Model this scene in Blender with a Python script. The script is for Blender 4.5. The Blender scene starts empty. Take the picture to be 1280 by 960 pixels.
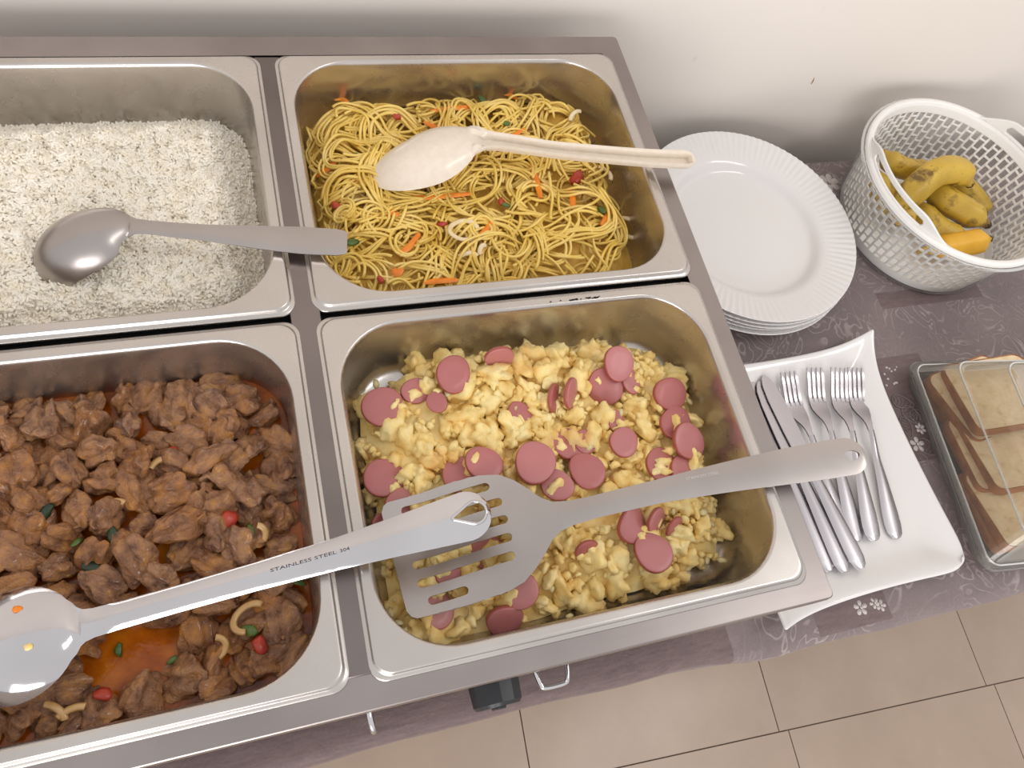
import bpy, bmesh, math, random
import numpy as np
from mathutils import Vector, Matrix, noise
from mathutils.geometry import delaunay_2d_cdt

# ------------------------------------------------------------------ camera
K = 0.975            # height of the warmer's pan rims above the floor; all coordinates below are relative to it
T = -0.225           # table top
F_PX = 967.4866
CAM = np.array([-0.02873714, -0.5674201, 0.51760975])
ROT = np.array([[0.95088033, -0.23187634, 0.20508523],
                [-0.12640037, -0.89559571, -0.42653402],
                [0.2825766, 0.37965996, -0.8809136]])
scene = bpy.context.scene
COL = scene.collection
cd = bpy.data.cameras.new('camera'); cam = bpy.data.objects.new('camera', cd); COL.objects.link(cam)
cd.sensor_width = 36.0; cd.lens = F_PX / 1280 * 36.0; cd.clip_start = 0.01
r_, d_, f_ = (Vector(ROT[i]) for i in range(3))
cam.matrix_world = Matrix(((r_.x, -d_.x, -f_.x, CAM[0]), (r_.y, -d_.y, -f_.y, CAM[1]),
                           (r_.z, -d_.z, -f_.z, CAM[2] + K), (0, 0, 0, 1)))
scene.camera = cam

# ------------------------------------------------------------------ world, lights, exposure
world = bpy.data.worlds.new('world'); scene.world = world; world.use_nodes = True
bg = world.node_tree.nodes['Background']
bg.inputs[0].default_value = (1.0, 0.982, 0.972, 1); bg.inputs[1].default_value = 0.90


def area(name, loc, target, sx, sy, power, col):
    l = bpy.data.lights.new(name, 'AREA'); l.shape = 'RECTANGLE'; l.size = sx; l.size_y = sy
    l.energy = power; l.color = col
    o = bpy.data.objects.new(name, l); COL.objects.link(o)
    o.location = (loc[0], loc[1], loc[2] + K)
    o.rotation_euler = (Vector(target) - Vector(loc)).to_track_quat('-Z', 'Y').to_euler()
    return o


area('window_light', (-0.9, -2.8, 0.62), (0.3, -0.1, 0), 1.6, 1.2, 38, (1.0, 0.97, 0.95))
area('wall_fill_light', (1.55, -0.75, 1.75), (1.45, -0.55, 0), 1.2, 0.3, 9, (1.0, 0.96, 0.91))  # added fill with no known fixture; brightens the right part of the wall
vs = scene.view_settings
vs.view_transform = 'Standard'; vs.look = 'None'; vs.gamma = 1.0; vs.use_curve_mapping = False
vs.exposure = 0.0


# ------------------------------------------------------------------ helpers
def px(u, v, z):
    """point of the place at height z that the photograph shows at pixel (u, v)"""
    d = ROT.T @ np.array([(u - 640) / F_PX, (v - 480) / F_PX, 1.0])
    return CAM + (z - CAM[2]) / d[2] * d


def lin(c):
    return tuple((x / 255 / 12.92 if x / 255 <= 0.04045 else ((x / 255 + 0.055) / 1.055) ** 2.4) for x in c) + (1.0,)


def smooth(a, b, x):
    t = min(1, max(0, (x - a) / (b - a))); return t * t * (3 - 2 * t)


class NT:
    def __init__(s, name):
        s.m = bpy.data.materials.new(name); s.m.use_nodes = True
        s.t = s.m.node_tree; s.n = s.t.nodes; s.b = s.n['Principled BSDF']

    def add(s, typ, **kw):
        n = s.n.new(typ)
        for k, v in kw.items():
            setattr(n, k, v)
        return n

    def link(s, a, b): s.t.links.new(a, b)

    def setv(s, node, **kw):
        for k, v in kw.items(): node.inputs[k.replace('_', ' ')].default_value = v
        return node

    def coords(s, kind='Object'):
        return s.add('ShaderNodeTexCoord').outputs[kind]

    def noise(s, scale, detail=3, rough=0.55, co=None, stretch=None):
        n = s.add('ShaderNodeTexNoise'); n.inputs['Scale'].default_value = scale
        n.inputs['Detail'].default_value = detail; n.inputs['Roughness'].default_value = rough
        c = co or s.coords()
        if stretch:
            mp = s.add('ShaderNodeMapping'); mp.inputs['Scale'].default_value = stretch
            s.link(c, mp.inputs[0]); c = mp.outputs[0]
        s.link(c, n.inputs['Vector']); return n.outputs['Fac']

    def ramp(s, fac, stops):
        r = s.add('ShaderNodeValToRGB'); el = r.color_ramp.elements
        while len(el) < len(stops): el.new(0.5)
        for e, (p, c) in zip(el, stops): e.position = p; e.color = c
        s.link(fac, r.inputs[0]); return r.outputs[0]

    def mix(s, fac, a, b, mode='MIX'):
        m = s.add('ShaderNodeMix', data_type='RGBA', blend_type=mode)
        for sock, val in ((m.inputs[0], fac), (m.inputs[6], a), (m.inputs[7], b)):
            if hasattr(val, 'is_linked') or hasattr(val, 'links'): s.link(val, sock)
            else: sock.default_value = val
        return m.outputs[2]

    def math(s, op, a, b=0.0):
        m = s.add('ShaderNodeMath', operation=op)
        for i, v in enumerate((a, b)):
            if hasattr(v, 'links'): s.link(v, m.inputs[i])
            else: m.inputs[i].default_value = v
        return m.outputs[0]

    def bump(s, h, strength=0.3, dist=0.002):
        b = s.add('ShaderNodeBump'); b.inputs['Strength'].default_value = strength
        b.inputs['Distance'].default_value = dist
        s.link(h, b.inputs['Height']); s.link(b.outputs[0], s.b.inputs['Normal'])

    def P(s, **kw):
        for k, v in kw.items():
            k = k.replace('_', ' ')
            if hasattr(v, 'links'): s.link(v, s.b.inputs[k])
            else: s.b.inputs[k].default_value = v
        return s


def flat(name, col, rough=0.5, metal=0.0, **kw):
    n = NT(name); n.P(Base_Color=lin(col), Roughness=rough, Metallic=metal, **kw); return n.m


MATS = {}


def steel(name, col, rough, stretch=(1, 1, 1), wear=0.10, scale=60, bump=0.0):
    n = NT(name)
    f = n.noise(scale, 4, 0.6, stretch=stretch)
    big = n.noise(7, 3, 0.5)
    c0 = tuple(max(0, x - 14) for x in col); c1 = tuple(min(255, x + 10) for x in col)
    n.P(Base_Color=n.ramp(big, [(0.3, lin(c0)), (0.7, lin(c1))]), Metallic=1.0)
    r = n.math('ADD', n.math('MULTIPLY', f, wear), rough - wear * 0.5)
    n.P(Roughness=r)
    if bump: n.bump(f, bump, 0.0004)
    return n.m


def varied(name, c0, c1, scale, rough, detail=3, bump=0.0, bdist=0.001, rnd=False, c2=None, **kw):
    n = NT(name)
    co = n.coords()
    if rnd:
        oi = n.add('ShaderNodeObjectInfo'); vm = n.add('ShaderNodeVectorMath', operation='ADD')
        cb = n.add('ShaderNodeCombineXYZ')
        v = n.math('MULTIPLY', oi.outputs['Random'], 7.0)
        for i in range(3): n.link(v, cb.inputs[i])
        n.link(co, vm.inputs[0]); n.link(cb.outputs[0], vm.inputs[1]); co = vm.outputs[0]
    f = n.noise(scale, detail, 0.6, co)
    st = [(0.32, lin(c0)), (0.68, lin(c1))]
    if c2: st = [(0.28, lin(c0)), (0.5, lin(c1)), (0.72, lin(c2))]
    n.P(Base_Color=n.ramp(f, st), Roughness=rough, **kw)
    if bump:
        n.bump(n.noise(scale * 3, 4, 0.65, co), bump, bdist)
    return n.m


def raw(name, verts, faces, mat, smooth_=True, sharp=None):
    me = bpy.data.meshes.new(name)
    me.from_pydata([tuple(map(float, v)) for v in verts], [], [tuple(int(i) for i in f) for f in faces])
    me.update()
    if mat:
        for m in (mat if isinstance(mat, (list, tuple)) else [mat]): me.materials.append(m)
    if smooth_:
        me.polygons.foreach_set('use_smooth', [True] * len(me.polygons))
        if sharp: me.set_sharp_from_angle(angle=math.radians(sharp))
    return me


def tri_mesh(name, verts, tris, mat, smooth_=True):
    """fast path for big triangle soups (numpy arrays)"""
    me = bpy.data.meshes.new(name)
    nv, nt = len(verts), len(tris)
    me.vertices.add(nv); me.vertices.foreach_set('co', np.asarray(verts, dtype=np.float32).ravel())
    me.loops.add(nt * 3); me.loops.foreach_set('vertex_index', np.asarray(tris, dtype=np.int32).ravel())
    me.polygons.add(nt); me.polygons.foreach_set('loop_start', np.arange(nt, dtype=np.int32) * 3)
    me.update(calc_edges=True)
    me.polygons.foreach_set('use_smooth', [smooth_] * nt)
    me.materials.append(mat); me.validate(); return me


def tag(o, label, cat, group=None, kind=None):
    o['label'] = label; o['category'] = cat
    if group: o['group'] = group
    if kind: o['kind'] = kind
    return o


def link(name, me, parent=None, loc=None, rot=None):
    o = bpy.data.objects.new(name, me); COL.objects.link(o)
    if parent: o.parent = parent
    if loc is not None:
        o.location = (loc[0], loc[1], loc[2] + (0 if parent else K))
    elif not parent:
        o.location = (0, 0, K)
    if rot is not None: o.rotation_euler = rot
    return o


def empty(name, loc, label, cat, group=None, rot=None):
    o = link(name, None, None, loc, rot); o.empty_display_size = 0.02
    return tag(o, label, cat, group)


def copy_tree(o, parent=None):
    c = o.copy(); COL.objects.link(c); c.parent = parent
    for ch in list(o.children): copy_tree(ch, c)
    return c


def box(x0, x1, y0, y1, z0, z1):
    v = [(x, y, z) for x in (x0, x1) for y in (y0, y1) for z in (z0, z1)]
    return v, [(0, 1, 3, 2), (4, 6, 7, 5), (0, 4, 5, 1), (2, 3, 7, 6), (0, 2, 6, 4), (1, 5, 7, 3)]


def bevel(o, w, seg=2):
    m = o.modifiers.new('bevel', 'BEVEL'); m.width = w; m.segments = seg; m.limit_method = 'ANGLE'
    for p in o.data.polygons: p.use_smooth = True
    o.data.set_sharp_from_angle(angle=math.radians(40))


def solid(o, t, offset=0.0):
    m = o.modifiers.new('solidify', 'SOLIDIFY'); m.thickness = t; m.offset = offset
    return o


def crisp(o, deg=40):
    m = o.modifiers.new('edge_split', 'EDGE_SPLIT'); m.split_angle = math.radians(deg); return o


def subsurf(o, lv=1):
    m = o.modifiers.new('subsurf', 'SUBSURF'); m.levels = lv; m.render_levels = lv; return o


def rrect(a, b, r, n=10):
    pts = []
    for cx, cy, a0 in ((a - r, b - r, 0), (-a + r, b - r, 90), (-a + r, -b + r, 180), (a - r, -b + r, 270)):
        for i in range(n + 1):
            t = math.radians(a0 + 90 * i / n); pts.append((cx + r * math.cos(t), cy + r * math.sin(t)))
    return pts


def loft(loops, cap_first=False, cap_last=False):
    v = [p for l in loops for p in l]; n = len(loops[0]); f = []
    for i in range(len(loops) - 1):
        for j in range(n):
            k = (j + 1) % n; f.append((i * n + j, i * n + k, (i + 1) * n + k, (i + 1) * n + j))
    if cap_first: f.append(tuple(range(n - 1, -1, -1)))
    if cap_last: f.append(tuple((len(loops) - 1) * n + j for j in range(n)))
    return v, f


def catmull(pts, n):
    pts = [np.array(p, float) for p in pts]
    P = [2 * pts[0] - pts[1]] + pts + [2 * pts[-1] - pts[-2]]; out = []
    seg = len(pts) - 1
    for i in range(n):
        t = i / (n - 1) * seg; k = min(int(t), seg - 1); t -= k
        a, b, c, d = P[k:k + 4]
        out.append(0.5 * (2 * b + (c - a) * t + (2 * a - 5 * b + 4 * c - d) * t * t + (3 * b - a - 3 * c + d) * t ** 3))
    return np.array(out)


def tube(path, radii, ns=6, closed=False, caps=True, squash=None):
    path = np.asarray(path, float); n = len(path)
    if np.isscalar(radii): radii = [radii] * n
    tang = np.gradient(path, axis=0)
    if closed: tang = np.roll(path, -1, 0) - np.roll(path, 1, 0)
    tang /= np.linalg.norm(tang, axis=1)[:, None] + 1e-12
    up = np.array([0, 0, 1.0])
    if abs(tang[0] @ up) > 0.9: up = np.array([0, 1.0, 0])
    v = []; N = None
    for i in range(n):
        if N is None: N = np.cross(tang[i], up)
        N = N - tang[i] * (N @ tang[i]); N /= np.linalg.norm(N) + 1e-12
        B = np.cross(N, tang[i])
        for j in range(ns):
            a = 2 * math.pi * j / ns
            sq = squash if squash else 1.0
            v.append(path[i] + radii[i] * (math.cos(a) * N + sq * math.sin(a) * B))
    f = []
    for i in range(n if closed else n - 1):
        for j in range(ns):
            k = (j + 1) % ns; i2 = (i + 1) % n
            f.append((i * ns + j, i * ns + k, i2 * ns + k, i2 * ns + j))
    if caps and not closed:
        f.append(tuple(range(ns))[::-1]); f.append(tuple((n - 1) * ns + j for j in range(ns)))
    return v, f


def merge(parts):
    V, Fc = [], []
    for v, f in parts:
        o = len(V); V += list(v); Fc += [tuple(i + o for i in q) for q in f]
    return V, Fc


def inpoly(x, y, poly):
    c = False; j = len(poly) - 1
    for i in range(len(poly)):
        xi, yi = poly[i]; xj, yj = poly[j]
        if (yi > y) != (yj > y) and x < (xj - xi) * (y - yi) / (yj - yi + 1e-15) + xi: c = not c
        j = i
    return c


def pdist(x, y, poly):
    P = np.array(poly); Q = np.roll(P, -1, 0); d = Q - P
    t = np.clip(((x - P[:, 0]) * d[:, 0] + (y - P[:, 1]) * d[:, 1]) / ((d ** 2).sum(1) + 1e-15), 0, 1)
    return np.hypot(P[:, 0] + t * d[:, 0] - x, P[:, 1] + t * d[:, 1] - y).min()


def densify(loop, step):
    out = []
    for i in range(len(loop)):
        a, b = np.array(loop[i]), np.array(loop[(i + 1) % len(loop)])
        n = max(1, int(np.linalg.norm(b - a) / step))
        for k in range(n): out.append(tuple(a + (b - a) * k / n))
    return out


def sheet(outline, holes=(), step=0.003):
    """triangulated flat sheet with holes; interior points on a grid so it can be bent"""
    loops = [densify(outline, step)] + [densify(h, step * 0.6) for h in holes]
    pts, edges = [], []
    for l in loops:
        o = len(pts); pts += l; edges += [(o + i, o + (i + 1) % len(l)) for i in range(len(l))]
    ringp = []
    for l in loops:
        P = np.array(l); n_ = len(P)
        for i in range(n_):
            t = P[(i + 1) % n_] - P[i - 1]; t = t / (np.linalg.norm(t) + 1e-12)
            for sg in (1, -1):
                q = P[i] + sg * np.array([-t[1], t[0]]) * step * .42
                if inpoly(q[0], q[1], outline) and not any(inpoly(q[0], q[1], h) for h in holes) \
                        and min(pdist(q[0], q[1], l2) for l2 in loops) > step * .38:
                    ringp.append((q[0], q[1]))
    pts += ringp
    xs = [p[0] for p in outline]; ys = [p[1] for p in outline]
    x = min(xs) + step * 0.5; row = 0
    while x < max(xs):
        y = min(ys) + step * (0.5 if row % 2 else 0.25)
        while y < max(ys):
            if inpoly(x, y, outline) and not any(inpoly(x, y, h) for h in holes) \
                    and min(pdist(x, y, l) for l in loops) > step * 0.85:
                pts.append((x, y))
            y += step
        x += step * 0.9; row += 1
    res = delaunay_2d_cdt([Vector(p) for p in pts], edges, [], 0, 1e-7)
    v2, fs = res[0], res[2]
    keep = []
    for f in fs:
        cx = sum(v2[i].x for i in f) / len(f); cy = sum(v2[i].y for i in f) / len(f)
        if inpoly(cx, cy, outline) and not any(inpoly(cx, cy, h) for h in holes): keep.append(tuple(f))
    return [(p.x, p.y) for p in v2], keep


def strip_outline(prof):
    """symmetric outline from (u, half width) pairs"""
    return [(u, -h) for u, h in prof] + [(u, h) for u, h in reversed(prof)]


def ellipse(cx, cy, a, b, n=20):
    return [(cx + a * math.cos(2 * math.pi * i / n), cy + b * math.sin(2 * math.pi * i / n)) for i in range(n)]


def slot(u0, u1, v, r, n=6):
    p = [(u1 - r + r * math.cos(t), v + r * math.sin(t)) for t in np.linspace(-math.pi / 2, math.pi / 2, n)]
    return p + [(u0 + r + r * math.cos(t), v + r * math.sin(t)) for t in np.linspace(math.pi / 2, 1.5 * math.pi, n)]


def along(ctrl, up=(0, 0, 1), n=240):
    """returns a map (u, v, w) -> world along a smooth centre line"""
    c = catmull(ctrl, n); s = np.r_[0, np.cumsum(np.linalg.norm(np.diff(c, axis=0), axis=1))]
    tg = np.gradient(c, axis=0); tg /= np.linalg.norm(tg, axis=1)[:, None]
    up = np.array(up, float)

    def f(u, v, w):
        uu = min(max(u, 0), s[-1])
        p = np.array([np.interp(uu, s, c[:, k]) for k in range(3)])
        t = np.array([np.interp(uu, s, tg[:, k]) for k in range(3)]); t /= np.linalg.norm(t)
        p = p + t * (u - uu)
        e2 = np.cross(up, t); e2 /= np.linalg.norm(e2); e3 = np.cross(t, e2)
        return p + e2 * v + e3 * w
    f.L = s[-1]
    return f


def lerp_prof(prof, u):
    return float(np.interp(u, [p[0] for p in prof], [p[1] for p in prof]))


# ------------------------------------------------------------------ materials
MATS['steel_top'] = steel('steel_top', (158, 150, 148), 0.32, (0.15, 6, 1), 0.10, 40, 0.05)
MATS['steel_pan'] = steel('steel_pan', (196, 190, 185), 0.27, (1, 1, 1), 0.10, 30)
MATS['steel_bar'] = steel('steel_bar', (128, 120, 118), 0.34, (0.15, 6, 1), 0.10, 40)
MATS['steel_satin'] = steel('steel_satin', (178, 171, 168), 0.30, (1, 1, 1), 0.1, 50)
MATS['steel_pan'].node_tree.nodes['Principled BSDF'].inputs['Metallic'].default_value = 0.93
MATS['steel_mirror'] = steel('steel_mirror', (205, 203, 206), 0.09, (1, 1, 1), 0.04, 20)
MATS['steel_cutlery'] = steel('steel_cutlery', (188, 184, 188), 0.27, (1, 1, 1), 0.06, 40)
MATS['black_plastic'] = flat('black_plastic', (34, 36, 40), 0.38)
MATS['porcelain'] = flat('porcelain', (226, 223, 222), 0.14, Coat_Weight=0.4, Coat_Roughness=0.06)
MATS['white_plastic'] = flat('white_plastic', (238, 236, 233), 0.38)
MATS['straw_plastic'] = varied('straw_plastic', (224, 211, 194), (231, 219, 204), 160, 0.28, Coat_Weight=.3)
MATS['gap_shade'] = flat('gap_shade', (30, 28, 28), 0.6)  # near-black colour standing in for the shade between pan rows


def clear(name, tint, trans, rough=0.05, body=(225, 225, 222)):
    n = NT(name)
    tr = n.add('ShaderNodeBsdfTransparent'); tr.inputs[0].default_value = lin(tint)
    n.P(Base_Color=lin(body), Roughness=rough, Specular_IOR_Level=0.6)
    lw = n.add('ShaderNodeFresnel'); lw.inputs['IOR'].default_value = 1.45
    fac = n.math('ADD', n.math('MULTIPLY', lw.outputs[0], 0.6), 1.0 - trans)
    gl = n.add('ShaderNodeBsdfGlossy'); gl.inputs['Roughness'].default_value = rough
    m1 = n.add('ShaderNodeMixShader'); m1.inputs[0].default_value = 0.5
    n.link(n.b.outputs[0], m1.inputs[1]); n.link(gl.outputs[0], m1.inputs[2])
    ms = n.add('ShaderNodeMixShader'); n.link(fac, ms.inputs[0])
    n.link(tr.outputs[0], ms.inputs[1]); n.link(m1.outputs[0], ms.inputs[2])
    n.link(ms.outputs[0], n.n['Material Output'].inputs[0])
    return n.m


MATS['clear_plastic'] = clear('clear_plastic', (246, 245, 242), 0.945, 0.06)
MATS['clear_tray'] = clear('clear_tray', (240, 239, 238), 0.93, 0.08)
MATS['clear_ridge'] = clear('clear_ridge', (235, 234, 232), 0.62, 0.08)
MATS['milky_plastic'] = clear('milky_plastic', (250, 250, 250), 0.93, 0.12, (245, 245, 244))


def wall_mat():
    n = NT('wall_paint')
    f = n.noise(1.4, 3); c = n.ramp(f, [(0.3, lin((232, 224, 216))), (0.7, lin((239, 231, 224)))])
    sc = n.noise(38, 2, 0.5, stretch=(1, 1, 0.5))
    c = n.mix(n.ramp(sc, [(0.72, (0, 0, 0, 1)), (0.80, (0.30, 0.30, 0.30, 1))]), c, lin((178, 164, 148)))
    n.P(Base_Color=c, Roughness=0.62); n.bump(n.noise(90, 4), 0.12, 0.001); return n.m


def tile_mat():
    n = NT('floor_tile'); f = n.noise(4, 5, 0.6); g = n.noise(22, 3, 0.6)
    c = n.ramp(f, [(0.3, lin((170, 149, 132))), (0.7, lin((185, 164, 147)))])
    c = n.mix(n.ramp(g, [(0.62, (0, 0, 0, 1)), (0.75, (0.35, 0.35, 0.35, 1))]), c, lin((184, 164, 146)))
    n.P(Base_Color=c, Roughness=0.28); return n.m


def cloth_mat():
    n = NT('tablecloth_jacquard')
    co = n.coords(); sep = n.add('ShaderNodeSeparateXYZ'); n.link(co, sep.inputs[0])
    X, Y = sep.outputs[0], sep.outputs[1]

    def rect(x0, x1, y0, y1, skew=0.0):
        xs = n.math('ADD', X, n.math('MULTIPLY', Y, skew))
        m = n.math('MULTIPLY', n.math('GREATER_THAN', xs, x0), n.math('LESS_THAN', xs, x1))
        m2 = n.math('MULTIPLY', n.math('GREATER_THAN', Y, y0), n.math('LESS_THAN', Y, y1))
        return n.math('MULTIPLY', m, m2)
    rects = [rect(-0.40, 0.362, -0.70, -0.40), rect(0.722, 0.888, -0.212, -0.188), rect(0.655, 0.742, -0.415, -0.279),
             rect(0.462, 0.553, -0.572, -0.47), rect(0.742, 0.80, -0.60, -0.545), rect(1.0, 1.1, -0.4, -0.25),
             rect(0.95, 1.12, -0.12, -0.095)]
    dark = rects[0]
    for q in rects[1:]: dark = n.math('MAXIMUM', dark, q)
    # swirling embroidery lines: distance bands of a distorted noise field
    dn = n.add('ShaderNodeTexNoise'); dn.inputs['Scale'].default_value = 15; dn.inputs['Detail'].default_value = 2.0
    dn.inputs['Distortion'].default_value = 1.6; n.link(co, dn.inputs['Vector'])
    ln = n.math('ABSOLUTE', n.math('SUBTRACT', n.math('FRACT', n.math('MULTIPLY', dn.outputs['Fac'], 9.0)), 0.5))
    lines = n.ramp(ln, [(0.0, (1, 1, 1, 1)), (0.16, (0, 0, 0, 1))])
    zone = n.noise(14, 2); lines = n.mix(1.0, lines, n.ramp(zone, [(0.42, (0.15, 0.15, 0.15, 1)), (0.56, (1, 1, 1, 1))]), 'MULTIPLY')
    weave = n.noise(420, 2, 0.6)
    base = n.ramp(n.noise(9, 3), [(0.3, lin((114, 102, 102))), (0.7, lin((131, 118, 117)))])
    base = n.mix(n.math('MULTIPLY', lines, 0.8), base, lin((172, 160, 158)))
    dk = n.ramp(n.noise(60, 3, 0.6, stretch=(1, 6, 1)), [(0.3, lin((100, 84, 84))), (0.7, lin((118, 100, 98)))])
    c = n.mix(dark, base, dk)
    c = n.mix(0.25, c, n.ramp(weave, [(0.3, (0.25, 0.22, 0.22, 1)), (0.7, (0.6, 0.55, 0.55, 1))]), 'OVERLAY')
    n.P(Base_Color=c, Roughness=0.62, Sheen_Weight=0.15)
    n.bump(n.math('ADD', n.math('MULTIPLY', lines, 0.6), n.math('MULTIPLY', weave, 0.5)), 0.35, 0.0006)
    return n.m


MATS['wall'] = wall_mat(); MATS['tile'] = tile_mat(); MATS['cloth'] = cloth_mat()
MATS['grout'] = flat('grout', (128, 112, 100), 0.85)
MATS['ceiling'] = flat('ceiling_paint', (214, 210, 204), 0.8)
MATS['thread'] = flat('embroidery_thread', (192, 184, 180), 0.55)
MATS['thread_grey'] = flat('embroidery_thread_grey', (128, 118, 116), 0.55)
MATS['wood'] = varied('table_wood', (96, 66, 48), (120, 84, 60), 12, 0.5)

# ------------------------------------------------------------------ setting
o = link('wall_back', raw('wall_back', *box(-2.6, 3.0, 0.078, 0.20, -K, 1.85), MATS['wall'], False)); o['kind'] = 'structure'
o['label'] = 'pale warm white painted wall behind the buffet table'
fl = link('floor', raw('floor', *box(-2.6, 3.0, -3.4, 0.078, -K - 0.05, -K - 0.004), MATS['grout'], False)); fl['kind'] = 'structure'
fl['label'] = 'beige ceramic tiled floor in front of the table'
TS = 0.497
tv, tf = box(-TS / 2 + 0.0012, TS / 2 - 0.0012, -TS / 2 + 0.0012, TS / 2 - 0.0012, 0, 0.012)
tile_me = raw('floor_tile', tv, tf, MATS['tile'], False)
ang = math.radians(-3.2)
g0 = np.array([0.817, -0.722]); ex = np.array([math.cos(ang), math.sin(ang)]); ey = np.array([-ex[1], ex[0]])
for row in range(-4, 2):
    for i in range(-5, 4):
        off = -0.02 if row >= 0 else 0.0
        p = g0 + ex * TS * (i + 0.5) + ey * TS * (row + 0.5) + ex * off
        if -2.3 < p[0] < 2.7 and -3.1 < p[1] < -0.25:
            t = link('tile', tile_me, fl, (p[0], p[1], -K - 0.012), (0, 0, ang))

# ------------------------------------------------------------------ table and cloth
tb = empty('dining_table', (0.55, -0.27, -K), 'wooden table hidden under the grey cloth', 'table')
link('tabletop', raw('tabletop', *box(-1.35, 1.15, -0.284, 0.298, 0.722, 0.7485), MATS['wood'], False), tb)
for sx in (-1.25, 1.05):
    for sy in (-0.25, 0.26):
        link('leg', raw('leg', *box(sx - 0.03, sx + 0.03, sy - 0.03, sy + 0.03, 0, 0.722), MATS['wood'], False), tb)


def cloth():
    xs = np.linspace(-0.85, 1.72, 150)
    prof = [(0.0, 0.034), (0.0, 0.02), (0.0, -0.1), (0.0, -0.2), (0, -0.3), (0, -0.4), (0, -0.48), (0, -0.53), (0, -0.556)]
    V = []; n = None
    for x in xs:
        s = smooth(0.30, 0.42, x)
        edge = -0.566 - 0.012 * s + 0.0012 * math.sin(x * 17) + 0.0008 * math.sin(x * 41 + 1)
        row = [(x, 0.034, T - 0.20), (x, 0.033, T - 0.05), (x, 0.032, T - 0.006), (x, 0.028, T)]
        for y in np.linspace(0.0, -0.54, 14): row.append((x, y, T + (0.0008 * math.sin(x * 23 + y * 31) if y < -0.2 and x > 0.36 else 0)))
        row += [(x, edge + 0.010, T), (x, edge + 0.004, T - 0.0015), (x, edge, T - 0.006), (x, edge - 0.0015, T - 0.014)]
        for k, h in enumerate((0.05, 0.10, 0.16, 0.22)):
            row.append((x, edge + 0.012 * (h / 0.22) + (0.003 * math.sin(x * 30) + 0.003 * math.sin(x * 13)) * (h / 0.22), T - h))
        V += row; n = len(row)
    Fc = [(i * n + j, i * n + j + 1, (i + 1) * n + j + 1, (i + 1) * n + j) for i in range(len(xs) - 1) for j in range(n - 1)]
    return V, Fc


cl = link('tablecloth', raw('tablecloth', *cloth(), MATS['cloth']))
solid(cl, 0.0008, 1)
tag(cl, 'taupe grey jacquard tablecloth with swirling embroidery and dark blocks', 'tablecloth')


def flower(cx, cy, r, petals, mat, a0=0.0):
    parts = []
    for k in range(petals):
        a = a0 + 2 * math.pi * k / petals; c, s = math.cos(a), math.sin(a)
        ring = []
        for i in range(9):
            t = 2 * math.pi * i / 9
            u = r * 0.58 + r * 0.42 * math.cos(t); w = r * 0.30 * math.sin(t) * (0.7 + 0.5 * (u / r))
            ring.append((cx + u * c - w * s, cy + u * s + w * c, T + 0.0012))
        v = ring + [(cx + r * 0.55 * c, cy + r * 0.55 * s, T + 0.0026)]
        parts.append((v, [(i, (i + 1) % 9, 9) for i in range(9)]))
    v = [(cx + r * 0.2 * math.cos(t), cy + r * 0.2 * math.sin(t), T + 0.0026) for t in np.linspace(0, 2 * math.pi, 8, endpoint=False)] + [(cx, cy, T + 0.0034)]
    parts.append((v, [(i, (i + 1) % 8, 8) for i in range(8)]))
    return merge(parts)


for (u, v, r, k, a) in ((1075, 760, .0085, 5, .2), (1092, 754, .0062, 5, .6), (1100, 757, .0065, 5, 1.1), (1036, 229, .016, 6, .2),
                        (1146, 556, .010, 5, .1), (1150, 536, .0075, 6, .4)):
    q = px(u, v, T)
    link('embroidered_flower', raw('embroidered_flower', *flower(q[0], q[1], r, k, None, a), MATS['thread'], False), cl, (0, 0, 0))
rb = random.Random(4)
for k in range(13):
    q = px(1113 + rb.uniform(-9, 9), 471 + rb.uniform(-14, 13), T)
    v = [(q[0] + .0017 * math.cos(t), q[1] + .0017 * math.sin(t), T + .0008) for t in np.linspace(0, 6.283, 7, endpoint=False)] + [(q[0], q[1], T + .0024)]
    link('embroidered_berry', raw('embroidered_berry', v, [(i, (i + 1) % 7, 7) for i in range(7)], MATS['thread']), cl, (0, 0, 0))
for (u, v, L, W, a) in ((1128, 503, .03, .008, -.4), (1140, 520, .03, .009, -1.0), (1133, 535, .028, .007, -1.6), (1150, 520, .03, .008, -.1), (1160, 560, .03, .009, -.7), (1152, 580, .026, .008, -1.9)):
    q = px(u, v, T); c, s = math.cos(a), math.sin(a); n = 14
    loop = [(L * .5 * math.cos(t), W * math.sin(t) * (1 - .4 * math.cos(t)), 0) for t in np.linspace(0, 2 * math.pi, n, endpoint=False)]
    parts = [tube([(q[0] + x * c - y * s, q[1] + x * s + y * c, T + .001) for x, y, z in loop], .0007, 4, True)]
    for k in range(-2, 3):
        x = k * L * .17; w = W * .7
        parts.append(tube([(q[0] + (x - .003) * c + w * s, q[1] + (x - .003) * s - w * c, T + .001), (q[0] + x * c, q[1] + x * s, T + .0013),
                           (q[0] + (x - .003) * c - w * s, q[1] + (x - .003) * s + w * c, T + .001)], .0005, 4))
    link('embroidered_leaf', raw('embroidered_leaf', *merge(parts), MATS['thread_grey']), cl, (0, 0, 0))

# ------------------------------------------------------------------ food warmer
PW, PD = 0.325, 0.264
XL, XR, YB, YF = -0.3525, 0.3405, 0.0255, -0.5470
fw = empty('food_warmer', (0, 0, T + 0.001), 'stainless steel table-top food warmer holding four pans', 'food warmer')
FZ = -(T + 0.001)
zt = -0.0045


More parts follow.
